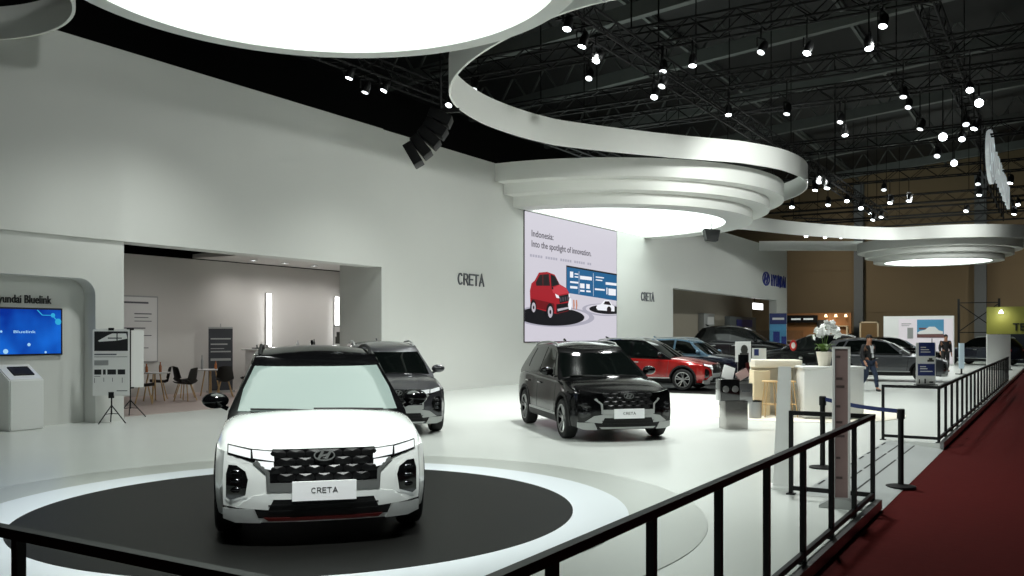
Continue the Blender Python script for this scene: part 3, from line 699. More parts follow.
# ================================================================== LOUNGE
t = thing('framed_poster', 'framed white notice with grey text lines on the lounge wall', 'poster', (-21.98, 16.0, 0))
fp = lambda u, v, q: (q, u-16.0, v)
bm = B(); rects(bm, [(15.3, 16.62, .95, 2.82)], fp, 0, .03); obj('frame', bm, M['silver'], t, smooth=False)
bm = B(); rects(bm, [(15.34, 16.58, .99, 2.78)], fp, .02, .034); obj('sheet', bm, M['whitem'], t, smooth=False)
bm = B(); rects(bm, [(15.85, 16.4, 2.3, 2.33), (15.85, 16.3, 2.2, 2.22), (15.85, 16.4, 2.1, 2.12), (15.5, 16.2, 1.9, 1.93), (15.5, 16.3, 2.6, 2.65), (15.5, 16.4, 1.7, 1.72), (15.5, 16.1, 1.6, 1.62), (15.5, 16.3, 1.35, 1.37)], fp, .03, .037); obj('print', bm, M['inkgrey'], t, smooth=False)
def lounge_table(label, loc):
    t = thing('round_table', label, 'table', loc, 0, 'lounge tables')
    bm = B(); lathe(bm, [(0, .72), (.38, .72), (.4, .735), (.4, .75), (0, .75)], 28); obj('tabletop', bm, M['whitem'], t)
    for k in range(4):
        a = PI/4+k*PI/2
        bm = B(); tube(bm, [(.14*math.cos(a), .14*math.sin(a), .72), (.26*math.cos(a), .26*math.sin(a), 0)], .018, 8); obj('leg', bm, M['wood'], t)
lounge_table('round white lounge table with beech legs, nearest the poster stands', (-20.1, 15.1, .008))
lounge_table('round white lounge table before the dark roll-up banner', (-20.45, 17.2, .008))
def shell_chair(label, loc, rz, m):
    t = thing('shell_chair', label, 'chair', loc, rz, 'lounge shell chairs')
    bm = B(); rows = []
    for i in range(13):
        s = i/12; row = []
        if s < .5: x, z = .24-.46*(s/.5), .45-.03*math.sin(PI*s)
        else: x, z = -.22-.10*((s-.5)/.5), .45+.42*((s-.5)/.5)**1.15
        wd = .23 if s < .55 else .23-.06*((s-.55)/.45)**2
        for j in range(9):
            q = -1+j/4; lift = .07*q*q*(1 if s < .7 else .5); fwd = .07*q*q if s > .5 else 0
            row.append(bm.verts.new((x+fwd, wd*q, z+(lift if s < .6 else 0)-(.03*q*q if s == 1 else 0))))
        rows.append(row)
    for i in range(12):
        for j in range(8): bm.faces.new((rows[i][j], rows[i][j+1], rows[i+1][j+1], rows[i+1][j]))
    bmesh.ops.solidify(bm, geom=bm.faces[:], thickness=.018); obj('seat_shell', bm, m, t)
    for sx in (-1, 1):
        for sy in (-1, 1):
            bm = B(); tube(bm, [(.1*sx, .1*sy, .44), (.2*sx, .22*sy, 0)], .013, 6); obj('leg', bm, M['wood'], t)
shell_chair('black shell chair behind the table nearest poster stands', (-20.75, 15.75, .008), -2.2, M['shellb'])
shell_chair('grey shell chair seen from its side right of nearest lounge table', (-19.5, 15.6, .008), 3.5, M['shell'])
shell_chair('dark shell chair left of the table before the roll-up banner', (-20.55, 16.4, .008), 1.3, M['shell'])
shell_chair('dark shell chair with its back to camera before the banner table', (-19.75, 17.1, .008), 2.5, M['shell'])
shell_chair('dark shell chair right of the banner table, nearest the bar', (-19.85, 18.1, .008), 3.9, M['shellb'])
shell_chair('low dark shell chair behind the tall tripod pole', (-19.5, 14.35, .008), .9, M['shell'])
def bottle(label, loc, m, h=.22, r=.035, group=None):
    bm = B(); lathe(bm, [(r, 0), (r, h*.6), (r*.45, h*.78), (r*.42, h), (0, h)], 12); return one('bottle', bm, m, label, 'bottle', group, loc=loc)
bottle('amber bottle on nearest lounge table, left one', (-20.2, 14.95, .759), M['amber'])
bottle('amber bottle on nearest lounge table, right one', (-20.05, 15.25, .759), M['amber'], .26)
bottle('amber bottle on the table before roll-up banner', (-20.4, 17.35, .759), M['amber'])
bottle('tall clear bottle on the table before roll-up banner', (-20.55, 17.0, .759), M['silver'], .4)
t = thing('rollup_banner', 'dark roll-up banner with pale text bands standing by the lounge bar', 'banner', (-21.3, 18.3, .008))
R = FC(math.radians(68)); fp = poster_plane(R, 0)
bm = B(); rects(bm, [(-.36, .36, .06, 1.95)], fp, -.01, 0); obj('panel', bm, mat('charcoal_print', '#33353c', .5), t, smooth=False)
bm = B(); rects(bm, [(-.3, .3, 1.58, 1.62), (-.3, .2, 1.42, 1.46), (-.3, .3, 1.2, 1.24), (-.3, .3, .95, 1.02), (-.3, .1, 1.3, 1.32), (-.36, .36, 1.9, 1.95)], fp, 0, .004); obj('print', bm, M['silver'], t, smooth=False)
bm = B(); rects(bm, [(-.4, .4, 0, .07)], fp, -.08, .08); rects(bm, [(-.01, .01, 1.95, 2.05)], fp, -.02, 0); obj('base', bm, M['silver'], t)
t = thing('bar_counter', 'long white lounge bar counter behind the white car', 'counter', (-21.2, 21.7, .008))
bm = B(); box(bm, (0, 0, .62), (.55, 4.6, 1.24), bev=.01); obj('body', bm, M['whitem'], t)
bm = B(); box(bm, (0, 0, 1.265), (.7, 4.8, .05), bev=.01); obj('countertop', bm, M['white'], t)
bottle('small dark bottle on the lounge bar right of the first light tube', (-21.1, 22.0, 1.3), M['shellb'], .28, .04)
bottle('pale bottle on lounge bar beside the dark bottle', (-21.15, 21.3, 1.3), M['silver'], .24, .05)
t = thing('table_sign', 'small framed picture sign standing on the lounge bar', 'sign', (-20.95, 23.0, 1.3))
fp = poster_plane(FC(math.radians(55)), 0)
bm = B(); rects(bm, [(-.17, .17, 0, .75)], fp, -.02, 0); obj('frame', bm, M['silver'], t, smooth=False)
bm = B(); rects(bm, [(-.13, .13, .05, .7)], fp, -.01, .004); obj('sheet', bm, M['whitem'], t, smooth=False)
bm = B(); rects(bm, [(-.1, .1, .12, .36), (-.06, .06, .36, .52)], fp, 0, .008); obj('print', bm, M['shell'], t, smooth=False)
t = thing('serving_tray', 'low tray of small glasses on the left bar end', 'tray', (-21.1, 19.75, 1.3))
bm = B(); box(bm, (0, 0, .015), (.3, .6, .03), bev=.008); obj('tray', bm, M['shell'], t)
for k in range(4):
    bm = B(); lathe(bm, [(.03, .03), (.036, .12), (.03, .12), (.026, .035)], 10, c=(0, -.22+k*.14, 0)); obj('glass', bm, M['silver'], t)
for k, (y, nm) in enumerate(((20.78, 'left'), (23.99, 'right'))):
    t = thing('tube_light', nm+' of two vertical white light tubes on lounge wall', 'light', (-21.9, y, 1.35), 0, 'vertical tube lights')
    for z0, z1 in ((0, .55), (.62, 1.7)):
        bm = B(); tube(bm, [(0, 0, z0), (0, 0, z1)], .07, 12); obj('tube', bm, M['tubel'], t)
    bm = B(); box(bm, (-.06, 0, .85), (.06, .16, 1.75)); obj('bracket', bm, M['whitem'], t)
for k, (x, y) in enumerate(((-20.9, 19.2), (-20.9, 20.5), (-20.9, 21.8), (-20.9, 23.2), (-19.2, 20.4), (-19.2, 21.6), (-19.2, 22.8))):
    row = 'wall-side' if k < 4 else 'front'
    t = thing('downlight', words[k if k < 4 else k-4]+' lounge ceiling downlight of the '+row+' row, from left', 'downlight', (x, y, 3.985), 0, 'lounge downlights')
    bm = B(); lathe(bm, [(.08, .012), (.12, .012), (.12, -.02), (.08, -.01)], 20, closed=True); obj('bezel', bm, M['white'], t)
    bm = B(); lathe(bm, [(0, -.006), (.085, -.006), (.085, .01), (0, .01)], 20); obj('lens', bm, M['lens'], t)
    if k < 4 or k == 5: stage((x, y, 3.9), (x-.3, y, 0), 60, 150, 1, .1, (1, .97, .95))
stage((-19.5, 16.2, 3.9), (-20.5, 16, 0), 90, 150, 1, .2, (1, .97, .95))
for k, y in enumerate((19.4, 22.0)):
    pass
t = thing('track_spot', 'small white spotlight on the lounge ceiling edge', 'spotlight', (-18.2, 17.9, 3.92))
bm = B(); lathe(bm, [(.0, 0), (.05, 0), (.05, .14), (0, .14)], 12); obj('housing', bm, M['white'], t, ).rotation_euler = (.5, -.4, 0)
bm = B(); seg(bm, (0, 0, .06), (0, 0, .09), .03); obj('mount', bm, M['white'], t)
# ================================================================== CARS
def ring_half(w, zb, zs, zh):
    return [(0, zb), (.62*w, zb), (w-.06, zb+.015), (w-.012, zb+.10), (w+.0, zb+.22), (w, .58), (w-.012, .78), (w-.03, zs-.07), (w-.075, zs-.012), (w-.16, zs+.018), (w-.32, zs+(zh-zs)*.62), (.3, zh-.008), (0, zh)]
def car(name, label, loc, rz, paint, roofm, glassm, group=None, scale=(1, 1, 1), red_lip=False, plate=True, wheel_m='alu', detail=True, trim='silver', lampm=None, fullface=True, rails=True):
    t = thing(name, label, 'car', loc, rz, group)
    sx, sy, sz = scale
    S = lambda p: (p[0]*sx, p[1]*sy, p[2]*sz)
    def add(nm, bm, m, parent=t, sharp=38, lab=None, raw=False):
        if not raw:
            for v in bm.verts: v.co = S(v.co)
        o = obj(nm, bm, m, parent, sharp=sharp)
        if lab: o['label'] = lab
        return o
    XF, XR, DZ = 2.14, 2.16, .04
    def F(y, z): return XF-.27*(abs(y)/.895)**3-(.45*(z-.5)**2 if z > .5 else .5*(.5-z)**2)
    def RX(y, z): return -(XR-.2*(abs(y)/.88)**3-max(0, z-.8)*.28)
    kw = pchip([(-1.97, .85), (-1.7, .885), (-1.31, .895), (-.6, .88), (.5, .88), (.95, .888), (1.3, .895), (1.6, .885), (1.8, .865)])
    kb = pchip([(-1.97, .33), (-1.6, .26), (-1.2, .22), (1.3, .215), (1.8, .22)])
    ks = pchip([(-1.97, 1.0), (-1.5, 1.03), (-.9, 1.015), (.2, .985), (.95, .965), (1.4, .915), (1.65, .86), (1.8, .822)])
    kh = pchip([(-1.97, 1.03), (-1.5, 1.06), (-.9, 1.05), (.5, 1.03), (.95, 1.03), (1.3, .99), (1.6, .93), (1.8, .875)])
    def dense(h): return [(p.y, p.z) for p in crom([(0, a, b) for a, b in h], 3)]
    st = []
    hf = dense(ring_half(.80, .21, .76, .81)); st.append([(F(y, z), y, z) for y, z in hf])
    hf = dense(ring_half(.835, .205, .795, .845)); st.append([(F(y, z)-.10, y, z) for y, z in hf])
    for i in range(44):
        x = 1.78-i*(1.78+1.95)/43; st.append([(x, y, z) for y, z in dense(ring_half(kw(x), kb(x), ks(x), kh(x)))])
    hf = dense(ring_half(.80, .36, .96, 1.0)); st.append([(RX(y, z), y, z) for y, z in hf])
    def side_y(x, z):
        h = dense(ring_half(kw(x), kb(x), ks(x), kh(x)))
        for (a, b), (c, d) in zip(h[3:], h[4:]):
            if b <= z <= d and d > b: return a+(c-a)*(z-b)/(d-b)
        return h[8][0]
    bm = B(); L = []
    for r in st:
        rg = [bm.verts.new(p) for p in r]+[bm.verts.new((p[0], -p[1], p[2])) for p in r[-2:0:-1]]
        L.append(rg)
    n = len(L[0]); H = len(st[0])
    for a, b in zip(L, L[1:]):
        for k in range(n): bm.faces.new((a[k], a[(k+1) % n], b[(k+1) % n], b[k]))
    for rg, r, fn, xr in ((L[0], st[0], F, 1), (L[-1], st[-1], RX, -1)):
        rows = []
        for i in range(H):
            y, z = r[i][1], r[i][2]
            if i in (0, H-1): rows.append([rg[i]]*13); continue
            rows.append([rg[i]]+[bm.verts.new((fn(y*(1-k/6), z), y*(1-k/6), z)) for k in range(1, 12)]+[rg[n-i]])
        for i in range(H-1):
            for k in range(12):
                q = [rows[i][k], rows[i][k+1], rows[i+1][k+1], rows[i+1][k]]
                u = []
                for v in q:
                    if v not in u: u.append(v)
                if len(u) > 2:
                    try: bm.faces.new(u)
                    except ValueError: pass
    bmesh.ops.remove_doubles(bm, verts=bm.verts[:], dist=1e-5); bmesh.ops.recalc_face_normals(bm, faces=bm.faces[:])
    me = bpy.data.meshes.new('tmp'); bm.to_mesh(me); bm.free(); bo = bpy.data.objects.new('tmp', me); COL.objects.link(bo)
    AX = ((1.3, .335), (-1.31, .335)); cut = B()
    for ax, az in AX:
        for s in (-1, 1): lathe(cut, [(0, s*.52), (.385, s*.52), (.385, s*1.2), (0, s*1.2)], 40, c=(ax, 0, az+.01), axis='Y')
    bmesh.ops.recalc_face_normals(cut, faces=cut.faces[:])
    cm = bpy.data.meshes.new('cut'); cut.to_mesh(cm); cut.free(); co = bpy.data.objects.new('cut', cm); COL.objects.link(co)
    md = bo.modifiers.new('b', 'BOOLEAN'); md.operation = 'DIFFERENCE'; md.object = co; md.solver = 'EXACT'
    me2 = evalmesh(bo); bpy.data.objects.remove(bo); bpy.data.objects.remove(co)
    bm = B(); bm.from_mesh(me2)
    for f in bm.faces:
        c = f.calc_center_median(); f.material_index = 0
        for ax, az in AX:
            if math.hypot(c.x-ax, c.z-az-.01) < .39 and abs(c.y) > .5 and c.z < .75 and (abs(f.normal.y) < .5 or abs(c.y) < .6): f.material_index = 1
        if c.z < .3 and f.normal.z < -.5: f.material_index = 1
    add('body', bm, [paint, M['blackp']])
    # cabin
    zb = pchip([(-2.05, 1.03), (-1, 1.02), (.5, .99), (1, 1.0)])
    zr = pchip([(-2.1, 1.47), (-1.75, 1.49), (-1.2, 1.545), (-.6, 1.56), (-.1, 1.53), (.3, 1.465), (1, 1.45)])
    wh = lambda h: .825-.215*max(h, 0)**1.15+(.03*-h if h < 0 else 0)
    xf = lambda h: 1.0-.70*h-.9*max(0, h-.87); xr = lambda h: -2.06+.36*max(h, 0)**1.4
    def fr(y, h, o=0):
        x = xf(h)-.15*(abs(y)/wh(h))**2.6
        return (x+o*.45, y*(1+o*.1), zb(x)+h*(zr(x)-zb(x))+o*.8)
    def bk(y, h, o=0):
        x = xr(h)+.14*(abs(y)/wh(h))**2.6
        return (x-o, y, zb(x)+h*(zr(x)-zb(x))+o*.2)
    def sd(x, h, o=0, s=1):
        return (x, s*(wh(h)+o-.03*max(0, (-x-1.0))**2*.6), zb(x)+h*(zr(x)-zb(x))+o*.3)
    hs = [-.12, 0, .12, .25, .4, .55, .7, .82, .92, 1.0]; bm = B(); rows = []
    def outline(h):
        W_ = wh(h); o = [fr(W_*i/10, h) for i in range(11)]
        xa, xb = xf(h)-.15, xr(h)+.14; ya = o[-1][1]; yb = sd(xb, h)[1]
        for i in range(1, 20): x = xa+(xb-xa)*i/20; o.append(sd(x, h))
        o += [bk(yb*(1-i/8), h) for i in range(9)]
        return o
    for h in hs:
        o = outline(h); rows.append([bm.verts.new(p) for p in o]+[bm.verts.new((p[0], -p[1], p[2])) for p in o[-2:0:-1]])
    n = len(rows[0])
    for a, b in zip(rows, rows[1:]):
        for k in range(n): bm.faces.new((a[k], a[(k+1) % n], b[(k+1) % n], b[k]))
    top = outline(1.0); m_ = len(top); tr = rows[-1]; R2 = []
    for i in range(m_):
        if i in (0, m_-1): R2.append([tr[i]]*9); continue
        x, y, z = top[i]; env = min(1, (top[0][0]-x)/.6, (x-top[-1][0])/.5)
        R2.append([tr[i]]+[bm.verts.new((x, y*(1-k/4), z+.055*env*(1-(1-k/4)**2))) for k in range(1, 8)]+[tr[n-i]])
    for i in range(m_-1):
        for k in range(8):
            u = []
            for v in (R2[i][k], R2[i][k+1], R2[i+1][k+1], R2[i+1][k]):
                if v not in u: u.append(v)
            if len(u) > 2: bm.faces.new(u)
    bm.faces.new(rows[0][::-1])
    add('roof_shell', bm, roofm, sharp=50)
    # glass
    bm = B(); patch(bm, [(-.74, .03), (.74, .03), (.70, .45), (.605, .88), (-.605, .88), (-.70, .45)], lambda y, h, o: fr(y*wh(h)/wh(.03) if False else y*(wh(h)/.8 if h < 0 else 1)*min(1, wh(h)/.62 if h > .9 else 1), h, o), .006, -.01, .08, .12); add('windshield', bm, glassm, lab='wide windshield glass')
    bm = B(); patch(bm, [(-.66, .2), (.66, .2), (.55, .92), (-.55, .92)], lambda y, h, o: bk(y, h, o), .006, -.01, .12, .2); add('rear_window', bm, M['glass'])
    for s in (-1, 1):
        for nm, o in (('front', [(.60, .08), (.16, .88), (-.36, .92), (-.36, .08)]), ('rear', [(-.44, .08), (-.44, .92), (-1.12, .90), (-1.24, .5), (-1.24, .08)]), ('quarter', [(-1.31, .2), (-1.31, .5), (-1.2, .88), (-1.45, .84), (-1.62, .4), (-1.55, .25)])):
            bm = B(); patch(bm, o, lambda x, h, q: sd(x, h, q, s), .006, -.01, .12, .15); add('side_window', bm, M['glass'])
        bm = B(); patch(bm, [(.66, .0), (.68, .035), (-1.6, .035), (-1.6, .0)], lambda x, h, q: sd(x, h, q, s), .009, -.01, .2, .5); add('window_trim', bm, M['black' if trim != 'silver' else 'darkchrome'])
        if rails:
            bm = B(); tube(bm, [sd(x, 1.0, .0, s)[:2]+(sd(x, 1.0)[2]+.0+d,) for x, d in ((.0, .0), (-.12, .045), (-.6, .05), (-1.2, .05), (-1.55, .045), (-1.66, .0))], .018, 8); 
            for v in bm.verts: v.co.y -= s*.045
            add('roof_rail', bm, M['silver' if trim == 'silver' else 'black'])
        # mirror
        bm = B(); ball(bm, (.60, s*.955, 1.10), (.085, .125, .078), 16); 
        for v in bm.verts:
            if v.co.x < .56: v.co.x = .56
        seg(bm, (.60, s*.84, 1.02), (.60, s*.92, 1.06), .05, .04); add('door_mirror', bm, roofm if roofm is not None else paint)
        # door lines, handles, cladding
        if detail:
            bm = B()
            for x0, x1 in ((.86, .80), (-.40, -.40), (-1.22, -1.05)):
                patch(bm, [(x0-.006, .98), (x1-.006, .42), (x1+.006, .42), (x0+.006, .98)], lambda x, z, q: (x, s*(side_y(x, z)+q), z), .002, -.004, .2, .06)
            add('door_seam', bm, M['gap'])
            for x in (.0, -.85):
                bm = B(); yy = side_y(x-.2, .86); box(bm, (x-.22, s*(yy+.022), .865), (.2, .018, .03), bev=.006); box(bm, (x-.14, s*(yy+.008), .865), (.02, .03, .02)); box(bm, (x-.3, s*(yy+.008), .865), (.02, .03, .02)); add('door_handle', bm, M['chrome'])
        bm = B(); patch(bm, [(.94, .25), (-.94, .25), (-.94, .36), (.94, .36)], lambda x, z, q: (x, s*(side_y(x, z)+q), z), .012, -.01, .2, .06); add('sill_trim', bm, M['blackp'])
        bm = B(); patch(bm, [(.9, .365), (-.9, .365), (-.9, .40), (.9, .40)], lambda x, z, q: (x, s*(side_y(x, z)+q), z), .014, -.01, .2, .06); add('sill_strip', bm, M['silver'])
        for ax, az in AX:
            pr = []
            bm = B(); N_ = 26; rr = []
            for k in range(N_+1):
                a = math.radians(-14+208*k/N_); c_, s_ = math.cos(a), math.sin(a)
                ring = []
                for r_, yo in ((.384, -.10), (.384, .012), (.435, .010), (.445, -.02)):
                    x, z = ax+r_*c_, az+.01+r_*s_; xx = max(-1.95, min(1.78, x))
                    ring.append(bm.verts.new((x, s*(side_y(xx, max(.26, min(z, .84)))+yo), z)))
                rr.append(ring)
            for a_, b_2 in zip(rr, rr[1:]):
                for k in range(4): bm.faces.new((a_[k], a_[(k+1) % 4], b_2[(k+1) % 4], b_2[k]))
            bm.faces.new(rr[0]); bm.faces.new(rr[-1][::-1]); add('wheel_arch_trim', bm, M['blackp'] if detail else paint)
        # wheels
        for ax, az in AX:
            wb = B(); lathe(wb, [(.235, -.10), (.30, -.108), (.325, -.09), (.335, -.05), (.335, .05), (.325, .09), (.30, .108), (.235, .10)], 40, axis='Y', closed=True)
            for v in wb.verts: v.co += Vector((ax*sx, s*.785*sy, .335))
            wo = obj('wheel', wb, M['rubber'], t)
            rm = B(); lathe(rm, [(.238, -.1), (.238, .1), (.225, .1), (.215, -.02), (.06, -.05), (.0, -.05), (.0, -.1)], 40, axis='Y')
            obj_r = rm
            for v in rm.verts: v.co = Vector((ax*sx, s*.785*sy, .335))+Vector((v.co.x, s*v.co.y, v.co.z))
            r1_ = obj('rim', rm, M['darkchrome'], wo)
            sp = B()
            for k in range(5):
                a = 2*PI*k/5+.3
                for da in (-.20, .20):
                    p0 = Vector((.05*math.cos(a+da*.8), .055, .05*math.sin(a+da*.8))); p1 = Vector((.225*math.cos(a+da), .092, .225*math.sin(a+da)))
                    seg(sp, p0, p1, .03, .03)
            lathe(sp, [(0, .05), (.062, .05), (.055, .085), (0, .088)], 16, axis='Y'); lathe(sp, [(.216, .09), (.238, .09), (.238, .108), (.216, .104)], 40, axis='Y', closed=True)
            for v in sp.verts: v.co = Vector((ax*sx, s*.785*sy, .335))+Vector((v.co.x, s*v.co.y, v.co.z))
            obj('spokes', sp, M[wheel_m], wo)
    # front
    FF = lambda y, z, o: (F(y, z-DZ)+o, y, z-DZ)
    mir = lambda o, s: [(s*a, b) for a, b in o]
    if fullface:
        bm = B(); patch(bm, [(-.405, .842), (.405, .842), (.47, .80), (.52, .755), (.445, .66), (.435, .575), (-.435, .575), (-.445, .66), (-.52, .755), (-.47, .80)], FF, .006, -.02, .1, .08)
        gr = add('grille', bm, M['lampdark'], lab='black patterned grille')
        bm = B()
        for r in range(4):
            z0 = .585+r*.063; off = .056 if r % 2 else 0
            for k in range(-3, 4):
                y0 = k*.15+off*1.34
                if abs(y0) > .38: continue
                c = Vector(FF(y0, z0+.03, .018)); q = [Vector(FF(y0+a, z0+.03+b, .008)) for a, b in ((-.072, -.01), (-.05, -.03), (.05, -.03), (.072, -.01), (.072, .01), (.05, .03), (-.05, .03), (-.072, .01))]
                vv = [bm.verts.new(p) for p in q]; cv = bm.verts.new(c+Vector((0, 0, .012)))
                for a in range(8): bm.faces.new((vv[a], vv[(a+1) % 8], cv))
        add('grille_pattern', bm, M['grillem'], gr, sharp=10)
        bm = B(); emblem(bm, lambda u, v, q: (F(u, v)+.03+q, u, v), -.085, .085, .705, .795, .010, 0, .008); add('emblem', bm, M['satin'], gr)
        lm = lampm or M['lampclear']
        for s in (-1, 1):
            bm = B(); patch(bm, mir([(.395, .83), (.575, .845), (.765, .88), (.765, .80), (.56, .74), (.47, .67), (.39, .66)], s), FF, .004, -.02, .08, .08); hl = add('headlamp', bm, M['lampdark'], lab='slim split headlamp cluster')
            for o in ([(.58, .835), (.757, .872), (.757, .812), (.58, .772)], [(.40, .824), (.568, .838), (.56, .772), (.395, .748)], [(.40, .74), (.545, .752), (.47, .69), (.395, .675)]):
                bm = B(); patch(bm, mir(o, s), FF, .012, -.01, .06, .06); add('lamp_lens', bm, lm, hl)
            bm = B(); patch(bm, mir([(.62, .475), (.74, .43), (.775, .455), (.775, .64), (.755, .715), (.69, .712), (.62, .665), (.60, .60)], s), FF, .004, -.02, .06, .06); fl_ = add('fog_lamp', bm, M['lampdark'], lab='black hexagonal lamp pod')
            bm = B(); patch(bm, mir([(.605, .46), (.745, .412), (.79, .44), (.79, .65), (.765, .735), (.68, .73), (.60, .675), (.582, .60)], s), FF, .0025, -.02, .06, .06); add('lamp_bezel', bm, paint, fl_)
            for z in (.655, .585, .515):
                bm = B(); ball(bm, FF(s*.69, z, .0), (.02, .05, .024), 12); add('lamp_lens', bm, M['darkchrome'], fl_)
            bm = B(); patch(bm, mir([(.53, .755), (.56, .735), (.46, .655), (.45, .50), (.425, .50), (.43, .66)], s), FF, .012, -.01, .06, .06); add('grille_surround', bm, M['silver'] if trim == 'silver' else M['satin'])
            bm = B(); patch(bm, mir([(.43, .49), (.56, .47), (.70, .37), (.44, .355), (.40, .44)], s), FF, .008, -.02, .08, .08); add('bumper_wing', bm, M['silver'] if trim == 'silver' else paint)
            bm = B(); patch(bm, mir([(.80, .37), (.60, .345), (.60, .357), (.80, .385)], s), FF, .004, -.02, .06, .06); add('bumper_seam', bm, M['gap'])
        bm = B(); patch(bm, [(-.45, .572), (.45, .572), (.43, .50), (-.43, .50)], FF, .014, -.02, .1, .05); add('bumper_strip', bm, M['silver'] if trim == 'silver' else M['satin'])
        bm = B(); patch(bm, [(-.43, .498), (.43, .498), (.42, .44), (-.42, .44)], FF, .010, -.02, .1, .05); add('bumper_bar', bm, M['silver'] if trim == 'silver' else paint)
        bm = B(); patch(bm, [(-.42, .44), (.42, .44), (.55, .36), (.52, .285), (-.52, .285), (-.55, .36)], FF, .005, -.02, .1, .05); ik = add('lower_intake', bm, M['blackp'])
        bm = B()
        for z in (.335, .385): patch(bm, [(-.44, z), (.44, z), (.44, z+.012), (-.44, z+.012)], FF, .012, 0, .1, .05)
        add('intake_bar', bm, M['black'], ik)
        bm = B(); patch(bm, [(-.48, .29), (.48, .29), (.44, .262), (-.44, .262)], FF, .02, -.02, .1, .05); add('skid_plate', bm, M['redtrim'] if red_lip else M['silver'], lab='dark red lower lip' if red_lip else 'silver skid plate')
        for s in (-1, 1):
            bm = B(); patch(bm, mir([(.50, .245), (.56, .36), (.80, .36), (.80, .275), (.70, .243)], s), FF, .010, -.02, .08, .06); add('lower_lip', bm, M['silver'] if trim == 'silver' else M['pearlgrey'])
    if plate:
        fpn = lambda u, v, q: (F(0, .5)+.03+q, u, v-DZ)
        bm = B(); rects(bm, [(-.255, .255, .43, .585)], fpn, -.02, .008)
        pp = add('licence_plate', bm, M['plate'], lab='white model-name plate')
        add('lettering', block('CRETA', lambda u, v, q: (F(0, .5)+.038+q, u, v-DZ), -.105, .105, .49, .535, .002), M['ink'], pp)
    bm = B()
    for y0, y1 in ((.60, -.05), (-.02, -.62)): tube(bm, [fr(y0, .01, .02), fr((y0+y1)/2, .035, .022), fr(y1, .05, .02)], .009, 6)
    add('wiper', bm, M['black'])
    bm = B(); prism(bm, [(-1.52, 1.575), (-1.42, 1.6), (-1.56, 1.66), (-1.6, 1.64)], -.015, .015, lambda u, v, q: (u, q, v)); add('antenna_fin', bm, roofm)
    for s in (-1, 1):
        bm = B(); patch(bm, mir([(.55, .80), (.80, .84), (.78, .93), (.5, .90)], s), lambda y, z, o: (RX(y, z)-o, y, z), .008, -.02, .1, .1); add('tail_lamp', bm, M['red'])
    return t
paint = lambda n, c, met=0, r=.22: mat('car_paint_'+n, c, r, metal=met, coat=1)
pw, pk, pg, pr, pb, ps = paint('white', '#dcdfdd'), mat('car_paint_black', '#060607', .12, spec=.5), paint('dark_grey', '#3d3d42', .5, .3), paint('red', '#8c1412', .2), paint('blue', '#6f93ad', .4), paint('silver_grey', '#5f6165', .6, .28)
pn = paint('navy', '#131a2e', .2)
blackroof = mat('gloss_black_roof', '#060607', .1, spec=.45)
A45 = math.radians(-44.5)
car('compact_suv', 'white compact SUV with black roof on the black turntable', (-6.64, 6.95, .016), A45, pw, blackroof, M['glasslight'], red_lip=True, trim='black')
car('compact_suv', 'dark grey compact SUV half hidden behind the white car', (-11.15, 13.53, 0), A45, pg, pg, M['glass'], plate=False)
car('compact_suv', 'glossy black compact SUV standing left of the red car', (-7.45, 14.9, 0), A45-.02, pk, pk, M['glass'], lampm=M['darkchrome'])
car('compact_suv', 'red compact SUV with black roof on black floor mat', (-11.23, 27.0, .015), math.radians(3), pr, blackroof, M['glass'], plate=False)
car('compact_suv', 'pale blue SUV parked just behind the red car', (-11.4, 31.3, .015), math.radians(-4), pn, pb, M['glass'], plate=False)
# other cars farther back
car('passenger_van', 'big black van far behind the blue car and desk', (-13.7, 44.9, 0), math.radians(5), pk, blackroof, M['glass'], scale=(1.22, 1.1, 1.36), plate=False, fullface=False, rails=False)
car('large_suv', 'black large SUV behind the white orchid facing left', (-9.25, 39.5, 0), math.radians(186), pk, blackroof, M['glass'], scale=(1.12, 1.1, 1.08), plate=False, fullface=False)
car('crossover', 'silver grey crossover behind the walking man', (-5.75, 36.2, 0), math.radians(8), ps, ps, M['glass'], scale=(1.04, 1.03, 1.0), plate=False, rails=False)
car('compact_suv', 'dark car parked far back left of the white fence-end panel', (-3.9, 57.8, 0), math.radians(150), pn, blackroof, M['glass'], plate=False, fullface=False)
car('compact_suv', 'small dark hatchback far back before the lit booth picture', (-7.4, 51.5, 0), math.radians(10), pk, blackroof, M['glass'], plate=False, fullface=False, rails=False)
# ================================================================== RAILINGS
def railing(label, pts, posts, h=.91, zb=.07, group='black metal railings'):
    P = [Vector((x, y, 0)) for x, y in pts]; o = P[0].copy()
    t = thing('railing', label, 'railing', o, 0, group)
    for nm, z, wd in (('top_rail', h-.02, .05), ('bottom_rail', zb, .035)):
        bm = B()
        for a, b in zip(P, P[1:]):
            d = (b-a).normalized()*.02
            seg(bm, a-o-d+Vector((0, 0, z)), b-o+d+Vector((0, 0, z)), wd, .045)
        obj(nm, bm, M['black'], t)
    for x, y in posts:
        bm = B(); p = Vector((x, y, 0))-o; box(bm, (p.x, p.y, h/2-.02), (.042, .042, h-.04)); box(bm, (p.x, p.y, .006), (.09, .09, .012)); obj('post', bm, M['black'], t)
XE = -1.68
railing('black railing along the front edge before the white car, bottom left', [(XE-.1, 2.2), (-9.2, 2.2)], [(x, 2.2) for x in (-2.72, -3.83, -4.94, -6.05, -7.16, -8.27)])
railing('near black railing along the red carpet ending at the entrance', [(XE, 2.06), (XE, 9.98), (-2.52, 9.98)], [(XE, 2.06+i*.99) for i in range(9)]+[(-2.52, 9.98)])
railing('far black railing along the red carpet beyond the entrance', [(-2.52, 15.92), (XE, 15.92), (XE, 38)], [(-2.52, 15.92)]+[(XE, 15.92+i) for i in range(23)])
